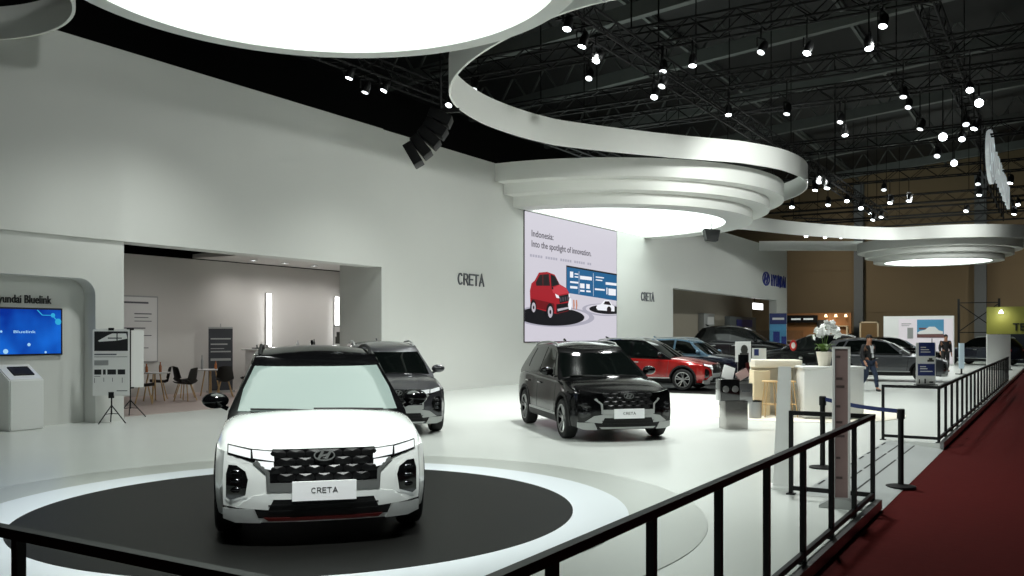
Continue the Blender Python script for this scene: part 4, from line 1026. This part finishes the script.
# stanchions with belt
for lab, (x, y) in (('black belt post standing inside the stand left of the tall directory sign', (-2.66, 12.14)), ('black belt post at the carpet edge of the entrance', (-1.64, 11.62))):
    z0 = 0 if x < -2.4 else -.085
    t = thing('stanchion', lab, 'stanchion', (x, y, z0), 0, 'belt barrier posts')
    bm = B(); lathe(bm, [(0, 0), (.17, 0), (.17, .02), (.05, .04), (0, .04)], 28); obj('base', bm, M['black'], t)
    bm = B(); tube(bm, [(0, 0, .03), (0, 0, .88)], .033, 14); obj('post', bm, M['black'], t)
    bm = B(); lathe(bm, [(0, .82), (.045, .82), (.045, .93), (.035, .94), (0, .94)], 16); obj('belt_head', bm, M['blackp'], t)
bm = B(); a, b = Vector((-2.62, 12.12, .875)), Vector((-1.68, 11.64, .80)); d = (b-a)
for k in range(10):
    p, q = a+d*(k/10), a+d*((k+1)/10); s = lambda u: -.02*math.sin(PI*u)
    p.z += s(k/10); q.z += s((k+1)/10); n_ = Vector((-d.y, d.x, 0)).normalized()*.002
    vs = [bm.verts.new(v) for v in (p+n_, q+n_, q+n_+Vector((0, 0, .05)), p+n_+Vector((0, 0, .05)))]
    vt = [bm.verts.new(v) for v in (p-n_, q-n_, q-n_+Vector((0, 0, .05)), p-n_+Vector((0, 0, .05)))]
    bm.faces.new(vs); bm.faces.new(vt[::-1])
    for i in range(4): bm.faces.new((vs[i], vt[i], vt[(i+1) % 4], vs[(i+1) % 4]))
one('barrier_belt', bm, M['belt'], 'navy retractable belt stretched between two black posts', 'belt')
# white leaning sign panel and tall directory totem
def facing(a): return lambda u, v, q: tuple(FC(a) @ Vector((u, -q, v)))
t = thing('sign_panel', 'slim white sign panel seen edge-on left of the directory sign', 'sign', (-2.7, 10.35, 0))
fp = facing(math.radians(14)); 
bm = B(); prism(bm, [(-.115, .02), (.055, .02), (.085, 1.38), (-.055, 1.38)], -.02, .02, fp); obj('panel', bm, M['white'], t, smooth=False)
bm = B(); rects(bm, [(-.16, .12, 0, .025)], fp, -.17, .17); obj('base', bm, M['white'], t)
t = thing('directory_totem', 'tall narrow directory sign with brown-mauve face at the entrance', 'sign', (-1.90, 9.5, 0))
fp = facing(math.radians(16))
bm = B(); rects(bm, [(-.085, -.062, .03, 1.62), (.062, .085, .03, 1.62), (-.085, .085, 1.6, 1.62)], fp, -.035, .035); obj('frame', bm, M['white'], t, smooth=False)
bm = B(); rects(bm, [(-.063, .063, .05, 1.605)], fp, -.015, .02); obj('face', bm, M['mauve'], t, smooth=False)
bm = B()
for k, z in enumerate((1.52, 1.30, 1.22, 1.02, .86, .72, .5, .3)): rects(bm, [(-.05, -.01+.02*((k*7) % 3), z-.012, z+.012)], fp, .018, .024)
obj('print', bm, mat('brown_print', '#4d3f3d', .6), t, smooth=False)
bm = B(); prism(bm, [(-.2, 0), (.2, 0), (.2, .025), (.08, .1), (-.08, .1), (-.2, .025)], -.13, .13, lambda u, v, q: tuple(FC(math.radians(95)) @ Vector((q, u, v)))); obj('base', bm, M['silver'], t, smooth=False)
# ================================================================== COUNTERS
RC = math.radians(31.4)
t = thing('reception_counter', 'white reception counter carrying the orchid pot', 'counter', (-4.12, 19.45, .012), RC*.9)
bm = B(); box(bm, (0, 0, .52), (1.2, .6, 1.0), bev=.01); obj('body', bm, M['white'], t)
bm = B(); box(bm, (0, 0, 1.045), (1.27, .68, .05), bev=.012); obj('countertop', bm, M['white'], t)
bm = B(); box(bm, (0, 0, .012), (1.14, .54, .024)); obj('plinth', bm, M['silver'], t)
t = thing('reception_desk', 'cream reception desk with plywood end beside the stools', 'counter', (-5.3, 19.55, .012), RC*.9)
bm = B(); box(bm, (.05, .35, .52), (.95, .1, 1.04), bev=.006); box(bm, (.05, .1, 1.10), (1.0, .62, .16), bev=.02); obj('body', bm, M['cream'], t)
bm = B(); box(bm, (-.32, -.05, .48), (.34, .5, .95), bev=.006); obj('end_panel', bm, M['ply'], t)['label'] = 'pale plywood end'
bm = B(); box(bm, (.5, .1, .52), (.06, .6, 1.04), bev=.006); obj('side_panel', bm, M['white'], t)
for lab, (x, y) in (('left pale beech bar stool in front of cream desk', (-5.22, 18.98)), ('right pale beech bar stool in front of cream desk', (-4.92, 19.2))):
    t = thing('bar_stool', lab, 'stool', (x, y, .012), RC, 'beech bar stools')
    bm = B(); box(bm, (0, 0, .74), (.28, .28, .03), bev=.01); obj('seat', bm, M['wood'], t)
    for i in (-1, 1):
        for j in (-1, 1):
            bm = B(); tube(bm, [(.09*i, .09*j, .73), (.16*i, .16*j, 0)], .013, 8); obj('leg', bm, M['wood'], t)
    bm = B()
    for a, b in (((-1, -1), (1, -1)), ((1, -1), (1, 1)), ((1, 1), (-1, 1)), ((-1, 1), (-1, -1))): tube(bm, [(.137*a[0], .137*a[1], .26), (.137*b[0], .137*b[1], .26)], .01, 6)
    obj('footrest', bm, M['wood'], t)
t = thing('waste_bin', 'brushed steel waste bin standing at the cream desk', 'bin', (-5.42, 18.55, 0))
bm = B(); lathe(bm, [(0, 0), (.125, 0), (.14, .36), (.13, .36), (.118, .02), (0, .02)], 28); obj('body', bm, M['alu'], t)
bm = B(); lathe(bm, [(.132, .35), (.146, .35), (.146, .375), (.132, .375)], 28, closed=True); obj('rim', bm, M['darkchrome'], t)
for lab, c, sz in (('clear acrylic screen on the cream desk, wide left one', (-5.35, 19.75, 1.21), (1.25, .012, .62)), ('clear acrylic screen on reception counter left of orchid', (-4.45, 19.38, 1.085), (.5, .012, .55))):
    t = thing('acrylic_screen', lab, 'screen', c, RC*.9)
    bm = B(); box(bm, (0, 0, sz[2]/2), sz, bev=.004); obj('pane', bm, M['acry'], t)
    for s in (-1, 1):
        bm = B(); box(bm, (s*(sz[0]/2-.06), 0, .02), (.05, .1, .04), bev=.005); obj('foot', bm, M['silver'], t)
t = thing('hand_sign', 'small red oval notice stuck to the acrylic desk screen', 'sign', (-4.99, 19.93, 1.5), RC*.9)
bm = B(); lathe(bm, [(0, -.02), (.075, -.02), (.075, -.008), (0, -.008)], 24, axis='Y'); 
for v in bm.verts: v.co.z *= 1.6
obj('disc', bm, M['red'], t)
bm = B(); lathe(bm, [(0, -.026), (.045, -.026), (.045, -.02), (0, -.02)], 20, axis='Y'); 
for v in bm.verts: v.co.z *= 1.5
obj('centre', bm, M['whitem'], t)
t = thing('tablet_stand', 'small white and blue leaflet holder on the cream desk', 'leaflet holder', (-5.55, 19.3, 1.205), RC*.9)
bm = B(); box(bm, (0, 0, .12), (.3, .02, .24)); box(bm, (0, .05, .008), (.3, .14, .016)); obj('holder', bm, M['white'], t)
bm = B(); box(bm, (-.06, -.012, .15), (.1, .006, .14)); obj('print', bm, M['navy'], t)
# orchid
t = thing('potted_orchid', 'white orchid in a cream pot on the reception counter', 'plant', (-4.22, 19.42, 1.082))
bm = B(); lathe(bm, [(0, 0), (.115, 0), (.165, .30), (.15, .30), (.135, .26), (0, .26)], 24); obj('pot', bm, M['cream'], t)
for k in range(9):
    a = k*2*PI/9+.3; bm = B(); rows = []
    for i in range(7):
        s = i/6; r = .04+.17*s; z = .27+.42*s-.24*s*s*(1+.5*(k % 2)); wd = .06*math.sin(PI*min(1, .15+s*.85))+.004
        c, s_ = math.cos(a), math.sin(a)
        rows.append([bm.verts.new((r*c-q*wd*s_, r*s_+q*wd*c, z+abs(q)*.012)) for q in (-1, 0, 1)])
    for p, q in zip(rows, rows[1:]):
        for j in range(2): bm.faces.new((p[j], p[j+1], q[j+1], q[j]))
    bmesh.ops.solidify(bm, geom=bm.faces[:], thickness=.006); obj('leaf', bm, M['leaf'], t)
Rv = Vector((math.cos(RC), math.sin(RC), 0)); sp = []
for k, (dx, hh) in enumerate(((-.06, .74), (.02, .86), (.08, .78))):
    pts = crom([Vector((0, 0, .26)), Vector((0, 0, .52))+Rv*dx*.6, Vector((0, 0, hh-.04))+Rv*dx*1.4, Vector((0, 0, hh))+Rv*(dx*2+.06), Vector((0, 0, hh-.14))+Rv*(dx*2+(.16 if k else -.14))], 6)
    bm = B(); tube(bm, pts, .007, 6); obj('stem', bm, M['leaf'], t); sp.append(pts)
random.seed(9)
for k in range(46):
    pts = sp[k % 3]; p = pts[random.randint(11, len(pts)-1)]+Vector((random.uniform(-.07, .07), random.uniform(-.07, .07), random.uniform(-.05, .05)))
    bm = B(); q = Vector((random.uniform(-.6, .6), random.uniform(-1, -.4), random.uniform(-.3, .5))).to_track_quat('Z', 'Y').to_matrix()
    for i in range(5):
        a = i*2*PI/5; ball(bm, p+q @ Vector((.035*math.cos(a), .035*math.sin(a), 0)), (.034, .026, .008), 8, q @ Matrix.Rotation(a, 3, 'Z'))
    ball(bm, p+q @ Vector((0, 0, .01)), (.012, .012, .012), 6); obj('flower', bm, M['petal'], t)
# product display on mirrored plinth
t = thing('parts_display', 'small parts display on mirrored plinth left of the cream desk', 'display', (-5.18, 16.35, 0), math.radians(38))
bm = B(); box(bm, (0, 0, .26), (.42, .36, .52), bev=.006); obj('plinth', bm, M['steel'], t)['label'] = 'mirrored steel plinth'
bm = B(); box(bm, (-.11, 0, .72), (.36, .3, .40), bev=.01); obj('black_box', bm, M['lampdark'], t)
for dx in (-.2, -.02):
    bm = B(); lathe(bm, [(0, -.165), (.05, -.165), (.062, -.15), (.062, -.14), (0, -.14)], 22, c=(dx, 0, .74), axis='Y'); obj('round_dial', bm, M['alu'], t)
bm = B(); box(bm, (.2, .0, .66), (.26, .22, .36), bev=.01); obj('grey_box', bm, M['alu'], t)
bm = B(); box(bm, (.2, -.115, .70), (.16, .006, .02)); obj('print', bm, M['inkgrey'], t)
bm = B(); box(bm, (-.1, 0, 1.03), (.22, .03, .26), Matrix.Rotation(.35, 3, 'Y') @ Matrix.Rotation(-.3, 3, 'X'), .004); obj('tilted_sheet', bm, M['whitem'], t)
bm = B(); box(bm, (.16, -.03, 1.0), (.24, .06, .16), Matrix.Rotation(-.5, 3, 'Y'), .02); obj('sample_roll', bm, mat('rose_sample', '#a88a86', .5), t)
bm = B(); box(bm, (.2, .05, 1.12), (.2, .05, .5), bev=.01); obj('holder', bm, M['lampdark'], t)
bm = B(); box(bm, (.2, .04, 1.42), (.3, .02, .38), bev=.004); obj('picture_sheet', bm, M['whitem'], t)
bm = B(); ball(bm, (.22, .028, 1.46), (.07, .006, .09), 12); box(bm, (.22, .029, 1.33), (.17, .006, .14)); obj('picture_print', bm, M['shell'], t)
bm = B(); box(bm, (.27, .0, 1.12), (.05, .08, .2), bev=.01); obj('red_tag', bm, M['redtrim'], t)
# blue and white info stand before the silver car
t = thing('info_stand', 'standing info panel of two navy squares before the silver car', 'sign', (-3.95, 33.6, 0))
fp = facing(math.radians(30))
bm = B(); rects(bm, [(-.33, .33, .0, 1.45)], fp, -.02, 0); obj('panel', bm, M['whitem'], t, smooth=False)
for q in ((-.24, .3, 1.0, 1.46), (-.27, .3, .33, .73)):
    bm = B(); rects(bm, [q], fp, 0, .012); obj('blue_square', bm, M['navy'], t, smooth=False)
bm = B(); rects(bm, [(-.18, .0, 1.28, 1.31), (-.18, .1, 1.2, 1.23), (-.18, .15, 1.12, 1.15), (-.2, .0, .62, .65), (-.2, .05, .55, .58), (-.2, .22, .46, .49)], fp, .01, .016); obj('print', bm, M['whitem'], t, smooth=False)
bm = B(); rects(bm, [(.05, .27, .80, .87), (.1, .22, .87, .93), (-.24, -.2, .06, .2), (-.05, -.0, .06, .22), (.12, .25, .08, .13)], fp, 0, .006); obj('car_print', bm, M['shell'], t, smooth=False)
bm = B(); rects(bm, [(-.35, .35, 0, .03)], fp, -.15, .15); obj('base', bm, M['black'], t)
bm = B(); rects(bm, [(.2, .22, 1.44, 1.6)], fp, -.02, 0); obj('hook', bm, M['black'], t)
# ================================================================== FAR END OF THE HALL
t = thing('booth_wall', 'white booth wall with pink and blue car picture at hall end', 'booth wall', (-6.85, 54.5, 0), 0)
fb = lambda u, v, q: (u, -q, v)
bm = B(); rects(bm, [(-1.75, 1.85, 0, 2.75)], fb, -.2, 0); obj('wall', bm, M['white'], t, smooth=False)
bm = B(); rects(bm, [(-.95, 1.8, .1, 2.6)], fb, 0, .03); obj('poster', bm, mat('pale_pink_print', '#ded5dc', .5, emit=.12), t, smooth=False)
bm = B(); rects(bm, [(-.0, 1.35, 1.55, 2.55)], fb, .03, .04); obj('picture', bm, mat('blue_sea_print', '#4e8fb4', .5), t, smooth=False)
bm = B(); rects(bm, [(-.0, 1.35, 1.55, 1.75), (.1, .5, 2.0, 2.1)], fb, .04, .046); obj('picture_ground', bm, mat('brown_print_ground', '#6b4a48', .5), t, smooth=False)
bm = B(); prism(bm, [(.0, 1.8), (.15, 1.92), (.4, 1.98), (.6, 2.15), (.9, 2.15), (1.1, 1.95), (1.3, 1.9), (1.3, 1.76), (.1, 1.74)], .04, .05, fb); obj('car_print', bm, M['whitem'], t, smooth=False)
bm = B(); rects(bm, [(-.5, -.2, 1.5, 2.1), (-.8, -.3, 2.3, 2.34), (-.8, -.4, 2.2, 2.23)], fb, .03, .04); obj('print', bm, M['silver'], t, smooth=False)
t = thing('food_booth', 'orange plywood booth with warm lamps at hall end, left', 'booth', (-15.4, 69, 0))
bm = B(); rects(bm, [(-2.6, 2.3, 0, 3.3)], fb, -.3, 0); obj('wall', bm, M['orange'], t, smooth=False)
bm = B(); rects(bm, [(-2.4, .0, 2.6, 3.15)], fb, .3, .45); obj('sign_board', bm, M['black'], t, smooth=False)
bm = B(); rects(bm, [(-1.9, -1.2, 2.8, 2.92), (-1.0, -.3, 2.8, 2.92)], fb, .45, .47); obj('sign_print', bm, M['signlit'], t, smooth=False)
bm = B(); rects(bm, [(-2.3, 2.2, 1.2, 1.3), (.2, 2.1, 2.3, 2.36), (2.0, 2.1, 1.3, 2.3), (.2, .3, 1.3, 2.3)], fb, 0, .3); obj('shelf', bm, M['ply'], t, smooth=False)
bm = B(); prism(bm, [(-.1, 1.5), (.1, 1.5), (.1, 2.1), (.5, 2.1), (.6, 2.4), (.5, 2.8), (-.1, 2.8)], .02, .2, fb); obj('dark_letter', bm, M['shellb'], t, smooth=False)
for k, x in enumerate((.6, 1.3, 2.0)):
    bm = B(); lathe(bm, [(0, 3.0), (.12, 3.0), (.06, 3.2), (0, 3.2)], 12, c=(x, -.4, 0)); obj('lamp', bm, nolamp(mat('warm_lamp', '#ffe9c0', emit=3, ecol='#ffd9a0')), t)
stage((-14.6, 68, 3.1), (-14.6, 69, 1.5), 50, 150, 1, .2, (1, .8, .55))
t = thing('wood_panel', 'small framed plywood panel at hall end beside grey column', 'panel', (-11.9, 69.2, 0))
bm = B(); rects(bm, [(-.6, .6, 0, 2.6)], fb, -.1, 0); obj('board', bm, mat('dull_plywood', '#7a5f38', .6), t, smooth=False)
bm = B(); rects(bm, [(-.65, -.55, 0, 2.65), (.55, .65, 0, 2.65), (-.65, .65, 2.55, 2.65)], fb, -.1, .05); obj('frame', bm, M['ply'], t, smooth=False)
t = thing('booth_wall', 'olive yellow booth front cut off by right picture edge', 'booth wall', (-1.9, 62, 0))
bm = B(); rects(bm, [(-2.0, 3, 1.75, 3.4)], fb, -.3, 0); obj('wall', bm, M['olive'], t, smooth=False)
obj('lettering', block('TE', fb, -.6, .1, 1.95, 2.4, .05, .2, .3), M['ink'], t, smooth=False)
bm = B(); rects(bm, [(-1.2, 3, 0, 1.75)], fb, -.3, .02); obj('dark_base', bm, mat('dark_navy_panel', '#141826', .6), t, smooth=False)
bm = B(); lathe(bm, [(0, 3.0), (.13, 3.0), (.07, 3.15), (0, 3.15)], 12, c=(-1.2, -.35, 0)); seg(bm, (-1.2, -.35, 3.1), (-1.2, 0, 3.2), .04); obj('lamp', bm, M['lens'], t)
stage((-3.1, 61.3, 3.0), (-3.0, 62.2, 2.2), 35, 150, 1, .2, (1, 1, .8))
t = thing('scaffold', 'black scaffold frame with crossed braces before hall wall', 'scaffold', (-4.4, 64.5, 0))
for x in (-1.25, 1.05):
    bm = B(); seg(bm, (x, 0, 0), (x, 0, 4.0), .13); obj('post', bm, M['black'], t)
for z0, z1 in ((1.9, 3.7),):
    bm = B(); seg(bm, (-1.25, .05, z0), (1.05, .05, z1), .06); seg(bm, (1.05, -.05, z0), (-1.25, -.05, z1), .06); obj('cross_brace', bm, M['black'], t)
bm = B(); seg(bm, (-1.25, 0, 3.75), (1.05, 0, 3.75), .06); seg(bm, (-1.25, 0, 1.85), (1.05, 0, 1.85), .06); obj('rail', bm, M['black'], t)
t = thing('info_block', 'tall pale panel standing behind the far end of the railing', 'panel', (-2.62, 49.8, 0), RC*.6)
bm = B(); box(bm, (0, 0, .86), (1.05, .16, 1.72), bev=.01); obj('panel', bm, M['whitem'], t)
bm = B(); box(bm, (0, 0, .02), (1.15, .4, .04), bev=.006); obj('base', bm, M['silver'], t)
t = thing('slim_display', 'slim pale lit display post far behind the railing', 'display', (-3.7, 43.5, 0), RC)
bm = B(); box(bm, (0, 0, .8), (.22, .08, 1.1), bev=.01); obj('screen', bm, mat('pale_lit_display', '#a9bcc4', .4, emit=.35), t)
bm = B(); box(bm, (0, 0, .015), (.4, .3, .03)); seg(bm, (0, 0, 0), (0, 0, .3), .05); obj('base', bm, M['black'], t)
t = thing('standing_sign', 'blue standing sign with white header at far wall corner', 'sign', (-14.85, 55.7, 0), RC)
f2 = lambda u, v, q: (u, -q, v)
bm = B(); rects(bm, [(-.5, .5, 0, 3.0)], f2, -.15, 0); obj('panel', bm, mat('sky_blue_panel', '#4f97c4', .5), t, smooth=False)
bm = B(); rects(bm, [(-.52, .52, 2.35, 3.02)], f2, 0, .03); obj('header', bm, M['navy'], t, smooth=False)
bm = B(); rects(bm, [(-.36, .36, 2.62, 2.75)], f2, .03, .04); obj('print', bm, M['whitem'], t, smooth=False)
bm = B(); rects(bm, [(-.3, .1, .8, 1.9)], f2, 0, .01); rects(bm, [(.2, .5, .3, 1.6)], f2, 0, .02); obj('picture', bm, M['bluesign'], t, smooth=False)
t = thing('lit_sign', 'small bright white lit sign hanging in far wall opening', 'sign', (-16.45, 56.9, 3.3))
bm = B(); box(bm, (0, 0, .2), (.1, 2.0, .4), bev=.01); obj('light_box', bm, M['exitlit'], t)
for s in (-.7, .7):
    bm = B(); seg(bm, (0, s, .38), (0, s, .72), .03); obj('hanging_rod', bm, M['black'], t)
for lab, y0, y1, z0, z1, k in (('grey cabinet against far room wall, narrower left one', 54.4, 56.4, 0, 3.05, 'whitem'), ('grey cabinet against far room wall, wide right one', 59.6, 65.6, 0, 2.95, 'silver')):
    t = thing('wall_cabinet', lab, 'cabinet', (-19.3, (y0+y1)/2, 0), 0, 'far room cabinets')
    bm = B(); box(bm, (.0, 0, z1/2), (.4, y1-y0, z1), bev=.02); obj('body', bm, M['column'] if k == 'silver' else M['silver'], t)
    bm = B(); box(bm, (.21, .2, z1-.45), (.03, (y1-y0)*.6, .5)); obj('panel', bm, M['white'] if k == 'whitem' else M['bluesign'], t)
# ================================================================== PEOPLE
def skinmesh(joints, bones, root=0, sub=2):
    me = bpy.data.meshes.new('sk'); me.from_pydata([j[0] for j in joints], bones, []); o = bpy.data.objects.new('sk', me); COL.objects.link(o)
    sk = o.modifiers.new('s', 'SKIN'); ss = o.modifiers.new('d', 'SUBSURF'); ss.levels = sub; ss.render_levels = sub
    for i, j in enumerate(joints):
        r = j[1]; me.skin_vertices[0].data[i].radius = (r, r) if not isinstance(r, tuple) else r
        me.skin_vertices[0].data[i].use_root = (i == root)
    m = evalmesh(o); bpy.data.objects.remove(o); bm = B(); bm.from_mesh(m); bpy.data.meshes.remove(m); return bm
def person(label, loc, rz, J, top, legs, lanyard=True):
    """figure faces local +x; J holds joint positions"""
    t = thing('person', label, 'person', loc, rz)
    V = Vector
    ch = [(V(J['pelvis']), (.13, .11)), (V(J['belly']), (.135, .105)), (V(J['chest']), (.155, .115)), (V(J['neck']), .06), (V(J['head']), (.082, .095)), (V(J['head'])+V((0, 0, .1)), (.07, .08))]
    bones = [(0, 1), (1, 2), (2, 3), (3, 4), (4, 5)]
    for s in ('l', 'r'):
        b = len(ch)
        ch += [(V(J['sh'+s]), .065), (V(J['el'+s]), .043), (V(J['wr'+s]), .028), (V(J['hd'+s]), (.038, .02))]
        bones += [(2, b), (b, b+1), (b+1, b+2), (b+2, b+3)]
        hv = (V(J['hd'+s])-V(J['wr'+s])).normalized(); sd_ = V((1, 0, 0)); 
        for k in range(4):
            q = V(J['hd'+s])+hv*.02+sd_*(.027-.018*k); ln = (.066, .075, .07, .055)[k]; c = len(ch)
            ch += [(q+hv*ln*.5, .009), (q+hv*ln+sd_*.006, .007)]; bones += [(b+3, c), (c, c+1)]
        c = len(ch); q = V(J['wr'+s])+hv*.03+sd_*.04; ch += [(q, .011), (q+hv*.045+sd_*.012, .009)]; bones += [(b+2, c), (c, c+1)]
    for s in ('l', 'r'):
        b = len(ch); ch += [(V(J['hp'+s]), .095), (V(J['kn'+s]), .06), (V(J['an'+s]), .04), (V(J['to'+s]), .035)]
        bones += [(0, b), (b, b+1), (b+1, b+2), (b+2, b+3)]
    bm = skinmesh(ch, bones); hd = V(J['head'])
    ball(bm, hd+V((.092, 0, .03)), (.02, .013, .024), 8)                      # nose
    for s in (-1, 1): ball(bm, hd+V((-.005, s*.082, .035)), (.025, .012, .034), 8)
    obj('body', bm, M['skin'], t)
    for s in (-1, 1):
        bm = B(); ball(bm, hd+V((.078, s*.033, .055)), (.012, .014, .009), 8); obj('eye', bm, M['ink'], t)
    bm = B(); ball(bm, hd+V((.082, 0, -.022)), (.012, .03, .008), 8); obj('mouth', bm, mat('lips', '#7c473f', .5), t)
    bm = B(); ball(bm, hd+V((-.018, 0, .085)), (.1, .093, .095), 16)
    for v in bm.verts:
        q = v.co-hd
        if q.x > .03 and q.z < .1: v.co.z = hd.z+.1+(q.z*.1)
    obj('hair', bm, M['hair'], t)
    jk = [(V(J['pelvis'])+V((0, 0, -.03)), (.165, .145)), (V(J['belly']), (.16, .13)), (V(J['chest']), (.195, .15)), (V(J['chest'])+(V(J['neck'])-V(J['chest']))*.6, .09)]; bn = [(0, 1), (1, 2), (2, 3)]
    for s in ('l', 'r'):
        b = len(jk); w_ = V(J['el'+s])+(V(J['wr'+s])-V(J['el'+s]))*.92
        jk += [(V(J['sh'+s]), .105), (V(J['el'+s]), .07), (w_, .045)]; bn += [(2, b), (b, b+1), (b+1, b+2)]
    obj('jacket', skinmesh(jk, bn), top, t)
    jn = [(V(J['pelvis'])+V((0, 0, .02)), (.15, .13))]; bn = []
    for s in ('l', 'r'):
        b = len(jn); a_ = V(J['kn'+s])+(V(J['an'+s])-V(J['kn'+s]))*.95
        jn += [(V(J['hp'+s]), .108), (V(J['kn'+s]), .075), (a_, .058)]; bn += [(0, b), (b, b+1), (b+1, b+2)]
    obj('trousers', skinmesh(jn, bn), legs, t)
    for s in ('l', 'r'):
        a_, o_ = V(J['an'+s]), V(J['to'+s]); bm = skinmesh([(a_+V((-.03, 0, -.03)), .052), (a_+(o_-a_)*.5+V((0, 0, -.02)), .048), (o_, .042)], [(0, 1), (1, 2)]); obj('shoe', bm, M['shoe'], t)
    if lanyard:
        bm = B(); c = V(J['chest'])
        prism(bm, [(-.05, .12), (.05, .12), (.035, -.1), (-.035, -.1)], .12, .15, lambda u, v, q: (c.x+q, u, c.z+v)); obj('shirt_front', bm, M['shirt'], t)
        bm = B(); tube(bm, [(c.x+.1, .06, c.z+.15), (c.x+.158, .015, c.z-.12), (c.x+.158, -.015, c.z-.12), (c.x+.1, -.06, c.z+.15)], .008, 6); box(bm, (c.x+.165, 0, c.z-.19), (.012, .08, .11)); obj('lanyard', bm, M['shirt'], t)
    return t
JW = dict(pelvis=(0, 0, .92), belly=(.0, 0, 1.08), chest=(.02, 0, 1.27), neck=(.03, 0, 1.44), head=(.05, 0, 1.56),
    shl=(.02, .19, 1.36), ell=(-.06, .25, 1.10), wrl=(.06, .26, .88), hdl=(.08, .26, .80), shr=(.02, -.19, 1.36), elr=(.0, -.26, 1.09), wrr=(.14, -.3, .90), hdr=(.19, -.31, .84),
    hpl=(0, .09, .88), knl=(.20, .10, .51), anl=(.25, .10, .09), tol=(.39, .11, .04), hpr=(0, -.09, .88), knr=(.02, -.1, .48), anr=(-.24, -.1, .13), tor=(-.13, -.11, .045))
person('man in black jacket and jeans walking beside the silver car', (-5.05, 29.2, 0), math.radians(-32), JW, M['jacket'], M['jeans'])
JS = dict(JW); JS.update(wrl=(.05, .25, .86), hdl=(.07, .25, .78), knl=(.03, .1, .48), anl=(0, .1, .08), tol=(.13, .11, .04), knr=(.02, -.1, .48), anr=(0, -.1, .08), tor=(.13, -.11, .04))
person('person in dark clothes standing far back before the hall wall', (-4.6, 46.2, 0), math.radians(-60), JS, M['jacket'], M['shellb'], False)
# hall people and clutter are left at that
